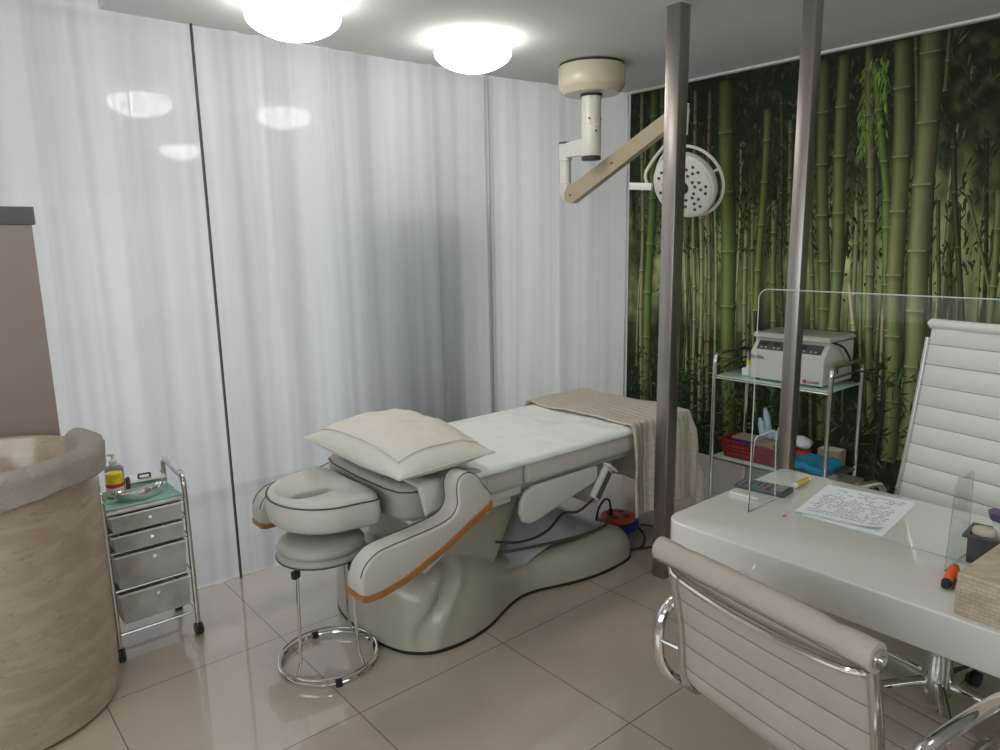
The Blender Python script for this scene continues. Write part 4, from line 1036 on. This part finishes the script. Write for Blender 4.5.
# things on the desk
Z7 = .7503
t = thing('calculator', 'dark grey pocket calculator lying behind the screen fin', 'calculator', (2.172, 1.198, Z7), radians(-84))
b = B(); prism(b, [(-.085, 0), (.085, 0), (.085, .016), (-.085, .010)], -.042, .042, 'y', .003); obj('case', b, M['darkgrey'], t)
b = B(); Mk = Matrix.Rotation(-.035, 4, 'Y'); 
box(b, .038, .076, -.034, .034, .0135, .0152, 0, mtx=Mk); obj('display', b, mat('lcd', (.20, .23, .21), .3), t)
b = B()
for i in range(5):
    for j in range(5): box(b, -.074+i*.021, -.058+i*.021, -.036+j*.0148, -.025+j*.0148, .0115, .0165, .001, 1, mtx=Mk)
obj('keypad', b, M['slate'], t)
b = B(); box(b, -.074+.084, -.058+.084, -.036, -.025, .0170, .0180, .001, 1, mtx=Mk); obj('red_key', b, M['labelred'], t)
b = B(); box(b, -.05, .05, -.006, .006, 0, .008, .003); t = obj('white_strip', b, M['white_plastic'], loc=(2.062, 1.205, Z7)); t.rotation_euler[2] = radians(-86); tag(t, 'short white plastic strip near the left edge of the desk', 'strip')
t = thing('yellow_tube', 'yellow sample tube with clear tip lying beside the calculator', 'tube', (2.315, 1.133, Z7), radians(2))
b = B(); tube(b, [(-.055, 0, .010), (.03, 0, .010)], .0095, 12); obj('barrel', b, M['amber'], t)
b = B(); tube(b, [(.03, 0, .009), (.06, 0, .008)], [.007, .003], 10); tube(b, [(-.07, 0, .010), (-.055, 0, .010)], .0098, 12); obj('tip', b, M['white_plastic'], t)
b = B(); box(b, -.008, .008, -.003, .003, 0, .004, .0012); t = obj('orange_clip', b, M['redorange'], loc=(2.0, 1.03, Z7)); tag(t, 'tiny orange-red clip on the bare desk left of the papers', 'clip')
b = B(); prism(b, [(2.36, 1.06), (2.395, .80), (2.060, .768), (2.045, 1.0)], Z7, Z7+.0012, 'z'); t = obj('paper_sheet', b, M['paper'], smooth=0); tag(t, 'blank lower sheet of the two papers on the desk', 'paper')
pp = thing('handwritten_page', 'white page covered in handwriting on top of the desk papers', 'paper', (0, 0, 0))
b = B()
c4 = [Vector((2.370, 1.071, 0)), Vector((2.405, .811, 0)), Vector((2.088, .791, 0)), Vector((2.055, 1.027, 0))]
def pg(u, v):
    p = c4[0].lerp(c4[1], u).lerp(c4[3].lerp(c4[2], u), v); z = Z7+.0022+.012*max(0, (u-.6)/.4)**2*max(0, (v-.75)/.25)**2+.002*sin(u*4)*v
    return Vector((p.x, p.y, z))
grid(b, pg, 16, 16); o = obj('sheet', b, M['paper'], pp, smooth=180)
b = B(); rnd = random.Random(9)
for ln in range(15):
    v = .12+.055*ln
    u = .06+rnd.uniform(0, .25 if ln < 4 else .06)
    while u < .93:
        w_ = rnd.uniform(.02, .07)
        if rnd.random() < (.45 if ln < 5 else .85):
            q = [pg(min(.97, u+w_*k/5), v+rnd.uniform(-.013, .013))+Vector((0, 0, .0009)) for k in range(6)]
            tube(b, q, .0007, 3, caps=False)
        u += w_+.015
hw = obj('handwriting', b, M['ink'], pp, smooth=0)
# orange pen
t = thing('orange_pen', 'short neon orange marker lying near the stone box', 'pen', (1.905, .545, Z7+.0), radians(8)); t.scale = (1.4, 1.3, 1.3)
b = B(); tube(b, [(-.034, 0, .010), (.032, 0, .010)], .0095, 14); obj('barrel', b, M['orange'], t)
b = B(); tube(b, [(-.046, 0, .010), (-.034, 0, .010)], [.007, .0095], 12); tube(b, [(.032, 0, .010), (.045, 0, .010)], [.0095, .006], 12); objs('end_cap', b, M['black'], t)
b = B(); box(b, -.045, -.010, -.0135, -.0095, .006, .013, .001); obj('clip', b, M['black'], t)
# mesh cup
t = thing('pen_holder', 'black square holder on the desk behind the stone box', 'holder', (2.096, .505, Z7), radians(4))
obj('holder_body', tray(.044, .056, 0, .078, .002, .003), M['darkgrey'], t, smooth=0)
b = B(); lathe(b, [(0, 0), (.022, 0), (.024, .005), (.024, .066), (.026, .068), (.026, .078), (.024, .082), (0, .083)], seg=24); t = obj('round_pot', b, M['peach'], loc=(2.088, .533, Z7+.006)); tag(t, 'small pot with peach lid standing in the black holder', 'pot')
t = thing('purple_capped_bottle', 'white bottle with dark purple flat cap beside the peach-lidded pot', 'bottle', (2.118, .505, Z7+.018))
b = B(); lathe(b, [(0, 0), (.016, 0), (.016, .07), (.02, .085), (.024, .092), (.0, .095)], seg=20); obj('body', b, M['white_plastic'], t)
b = B(); lathe(b, [(0, .094), (.026, .094), (.030, .108), (.031, .114), (0, .116)], seg=24); obj('cap', b, M['purple'], t)
b = B(); box(b, -.14, .14, -.30, .0, 0, .098, .002); t = obj('stone_box', b, M['stone'], loc=(1.880, .478, Z7), smooth=0); t.rotation_euler[2] = radians(-3); tag(t, 'beige mosaic stone box at the right edge of the desk', 'box')

# ------------------------------------------------------------------ swivel chairs with ribbed sling seats
def swivel_chair(name, label, loc, rz, back, W, m_front, base_rot, arm_v=.045, ribs=.052, off=(0, 0)):
    t = thing(name, label, 'chair', loc, rz)
    bk_, zt = back
    if zt < 1.: prof = [(-.272, .845), (-.258, .80), (-.240, .72), (-.222, .63), (-.215, .55), (-.205, .49), (-.17, .445), (-.12, .432), (-.06, .43), (.06, .437), (.16, .452), (.22, .455), (.25, .43)]
    else: prof = [(-.365, 1.262), (-.358, 1.20), (-.34, 1.08), (-.315, .93), (-.288, .78), (-.262, .66), (-.235, .56), (-.205, .49), (-.15, .45), (-.05, .437), (.08, .447), (.18, .458), (.235, .455), (.262, .43)]
    pts = spline([Vector((u, 0, z)) for u, z in prof], 14)
    L_ = [0]
    for a_, c_ in zip(pts, pts[1:]): L_.append(L_[-1]+(c_-a_).length)
    # resample
    N = 260; rs = []
    for k in range(N+1):
        s = L_[-1]*k/N; i = 0
        while i < len(L_)-2 and L_[i+1] < s: i += 1
        f = (s-L_[i])/(L_[i+1]-L_[i]+1e-9); rs.append((pts[i].lerp(pts[i+1], f), s))
    fr = frames([q[0] for q in rs], up=(0, 1, 0))
    hw = W/2
    def side(sgn, k, v):
        p, s = rs[k]; tt, uu, ww = fr[k]; nn = ww  # normal in the u-z plane
        rib = abs(sin(pi*s/ribs))**.45
        t_ = (.003+(.004 if zt < 1. else .0095)*rib)*sgn
        edge = min(1, 12*min(v, 1-v)+.25)
        sag = -.004*sin(pi*v)
        return p+nn*(t_*edge+sag)+Vector((0, -hw+W*v, 0))
    b_ = B()
    for sgn in (1, -1):
        V_ = [[b_.verts.new(side(sgn, k, j/20)) for j in range(21)] for k in range(N+1)]
        for k in range(N):
            for j in range(20): b_.faces.new((V_[k][j], V_[k+1][j], V_[k+1][j+1], V_[k][j+1]))
    up = obj('sling_upholstery', b_, M[m_front], t, smooth=80)
    b_ = B(); s = ribs
    k = 0; lastn = 0
    while s < L_[-1]-.01:
        k = int(round(s/L_[-1]*N)); p, _ = rs[k]; nn = fr[k][2]
        for sgn in (1, -1): tube(b_, [side(sgn, k, j/20)+nn*.0006*sgn for j in range(0, 21)], .0011, 4)
        s += ribs
    obj('rib_seams', b_, M['seam'], up)
    # rolled top
    top = rs[0][0]+(Vector((-.013, 0, .005)) if zt < 1. else Vector()); R0 = .026 if zt < 1. else .016; X0 = .022 if zt < 1. else 0
    b_ = B(); rr = random.Random(3); ring = []
    for k in range(33):
        v = k/32; c_ = top+Vector((.004*sin(v*pi), -hw-.006-X0+(W+.012+2*X0)*v, .002))
        q = 1+.04*noise.noise(Vector((v*9, 0, 0)))
        if zt < 1.: q += -.16*exp(-((v-.16)/.03)**2)-.12*exp(-((v-.86)/.025)**2)
        ring.append([c_+Vector((R0*1.05*q*cos(2*pi*j/20), 0, R0*1.15*q*sin(2*pi*j/20))) for j in range(20)])
    loft(b_, ring); hr = obj('headroll', b_, M[m_front], t, smooth=60)
    if zt < 1.:
        b_ = B(); tube(b_, [Vector((c_.co.x, c_.co.y, c_.co.z)) for c_ in []] or [top+Vector((-R0*.93, -hw-X0+(W+2*X0)*k/40, -R0*.62)) for k in range(41)], .0016, 5); obj('stitching', b_, M['seam'], hr)
    # side rails
    for sg in (-1, 1):
        b_ = B(); path = [rs[k][0]+Vector((0, sg*(hw+.006), 0)) for k in range(10, N+1, 8)]
        tube(b_, path, .011, 8, ry=.016, up=(0, 1, 0)) if False else None
        # flat rail cross-section
        fr2 = frames(path, up=(0, 1, 0)); rg = []
        for p, (tt, uu, ww) in zip(path, fr2):
            rg.append([p+uu*.0075*a1+ww*.017*a2 for a1, a2 in ((-1, -.7), (-.5, -1), (.5, -1), (1, -.7), (1, .7), (.5, 1), (-.5, 1), (-1, .7))])
        loft(b_, rg); rl_ = obj('side_rail', b_, M['chrome_soft'], t, smooth=40)
        b_ = B(); e = top+Vector((0, sg*(hw+.006+X0), .002)); tube(b_, [e, e+Vector((0, sg*.008, 0)), e+Vector((0, sg*.0085, 0))], [R0*.72, R0*.72, R0*.4], 20); obj('cap_screw', tube(B(), [e+Vector((0, sg*.008, 0)), e+Vector((0, sg*.0125, 0))], R0*.3, 12), M['chrome'], rl_)
        obj('end_cap', b_, M['chrome_soft'], rl_)
        # arm loop
        av = sg*(hw+arm_v)
        loop = spline([(-.235, av, .60), (-.20, av, .655), (-.12, av, .668), (.02, av, .668), (.115, av, .655), (.145, av, .60), (.12, av, .50), (.05, av-sg*.02, .438), (-.06, av-sg*.03, .425), (-.17, av-sg*.02, .435), (-.225, av, .50)], 7, True)
        b_ = B(); fr3 = frames(loop, True, up=(0, 1, 0)); rg = []
        for p, (tt, uu, ww) in zip(loop, fr3): rg.append([b_.verts.new(p+uu*.015*cos(2*pi*j/10)+ww*.013*sin(2*pi*j/10)) for j in range(10)])
        for i in range(len(rg)):
            A_, D_ = rg[i], rg[(i+1) % len(rg)]
            for j in range(10): b_.faces.new((A_[j], A_[(j+1) % 10], D_[(j+1) % 10], D_[j]))
        arm = obj('armrest', b_, M['chrome'], t)
        b_ = B(); tube(b_, [(-.224, sg*(hw+.01), .57), (-.236, av-sg*.008, .57)], .006, 8); tube(b_, [(-.1, sg*(hw), .43), (-.1, av-sg*.02, .428)], .008, 8); objs('arm_pin', b_, M['chrome_soft'], arm)
    # bowed spreader behind the back
    zb = .805 if zt < 1. else 1.1
    kk = min(range(N), key=lambda k: abs(rs[k][0].z-zb)+(9 if rs[k][0].x > -.1 else 0)); pb = rs[kk][0]
    b_ = B(); tube(b_, spline([pb+Vector((-.012, -hw+.0, 0)), pb+Vector((-.030, -hw*.85, -.004)), pb+Vector((-.042, -hw*.4, -.008)), pb+Vector((-.045, 0, -.01)), pb+Vector((-.042, hw*.4, -.008)), pb+Vector((-.030, hw*.85, -.004)), pb+Vector((-.012, hw-.0, 0))], 6), .0085, 10)
    obj('back_spreader', b_, M['chrome'], t)
    b_ = B(); tube(b_, spline([(.05, -hw, .43), (.03, -hw*.6, .405), (.0, 0, .395), (.03, hw*.6, .405), (.05, hw, .43)], 6), .013, 8); obj('seat_spreader', b_, M['chrome'], t)
    # column and star base
    b_ = B(); lathe(b_, [(0, .04), (.022, .04), (.026, .055), (.038, .065), (.046, .10), (.046, .15), (.041, .22), (.036, .25), (.026, .26), (.026, .34), (.03, .345), (.035, .385), (0, .385)], off[0], off[1], 28); obj('column', b_, M['chrome_soft'], t, smooth=40)
    for k in range(5):
        a = base_rot+2*pi*k/5; d = Vector((cos(a), sin(a), 0))
        b_ = B(); w2 = Vector((-d.y, d.x, 0)); rg = []
        for r_, z, hh, ww in ((.02, .118, .022, .014), (.12, .105, .018, .013), (.24, .085, .013, .0115), (.285, .078, .010, .010)):
            ww *= 1.35; c_ = d*r_+Vector((off[0], off[1], z)); rg.append([c_+w2*ww*cos(q)+Vector((0, 0, hh*sin(q))) for q in [2*pi*j/10 for j in range(10)]])
        loft(b_, rg); lg = obj('leg', b_, M['chrome'], t)
        b_ = B(); e = d*.272+Vector((off[0], off[1], 0))
        for o_ in (-.012, .012): c_ = e+w2*o_; tube(b_, [c_+Vector((0, 0, .027))-w2*.006, c_+Vector((0, 0, .027))+w2*.006], .027, 18)
        tube(b_, [e+Vector((0, 0, .03)), e+Vector((0, 0, .075))], .008, 8); obj('castor', b_, M['black'], lg)
    return t
swivel_chair('swivel_chair', 'low-backed swivel chair in worn greyish cream vinyl seen from behind, nearest the camera', (1.5875, .685, 0), radians(-9.7), (0, .86), .50, 'vinyl_worn', radians(20), ribs=.066, arm_v=.078)
swivel_chair('swivel_chair', 'tall white ribbed swivel chair on the far side of the desk', (2.515, .765, 0), radians(168), (0, 1.26), .60, 'vinyl', radians(-8-168), ribs=.075, off=(0, .04))

# ------------------------------------------------------------------ daylight outside the sheers, added side and front fill, exposure
def area(name, loc, rot, sx, sy, power, col):
    l = bpy.data.lights.new(name, 'AREA'); l.shape = 'RECTANGLE'; l.size = sx; l.size_y = sy; l.energy = power; l.color = col
    o = bpy.data.objects.new(name, l); C.objects.link(o); o.location = loc; o.rotation_euler = rot; return o
area('daylight_window', (1.0, 4.5, 1.42), (radians(-90), 0, 0), 6.4, 2.7, 60, (1.0, .97, .985))
area('fill_light_side', (-1.9, .65, 1.6), (0, radians(-90), 0), 1.5, 4.0, 84, (.95, .97, 1.0))  # fill light behind the added side window
area('fill_light_front', (1.9, -2.25, 1.45), (radians(90), 0, 0), 3.6, 1.5, 26, (1., .98, .95))  # weak fill for the right half, behind the added front window
world = bpy.data.worlds.new('world'); bpy.context.scene.world = world; world.use_nodes = True
world.node_tree.nodes['Background'].inputs[0].default_value = (.9, .95, 1, 1); world.node_tree.nodes['Background'].inputs[1].default_value = .4
s = bpy.context.scene
s.view_settings.view_transform = 'Standard'; s.view_settings.look = 'None'; s.view_settings.gamma = 1; s.view_settings.exposure = .25; s.view_settings.use_curve_mapping = False
s.cycles.use_denoising = True; s.cycles.transparent_max_bounces = 16; s.cycles.max_bounces = 8; s.cycles.sample_clamp_indirect = 6
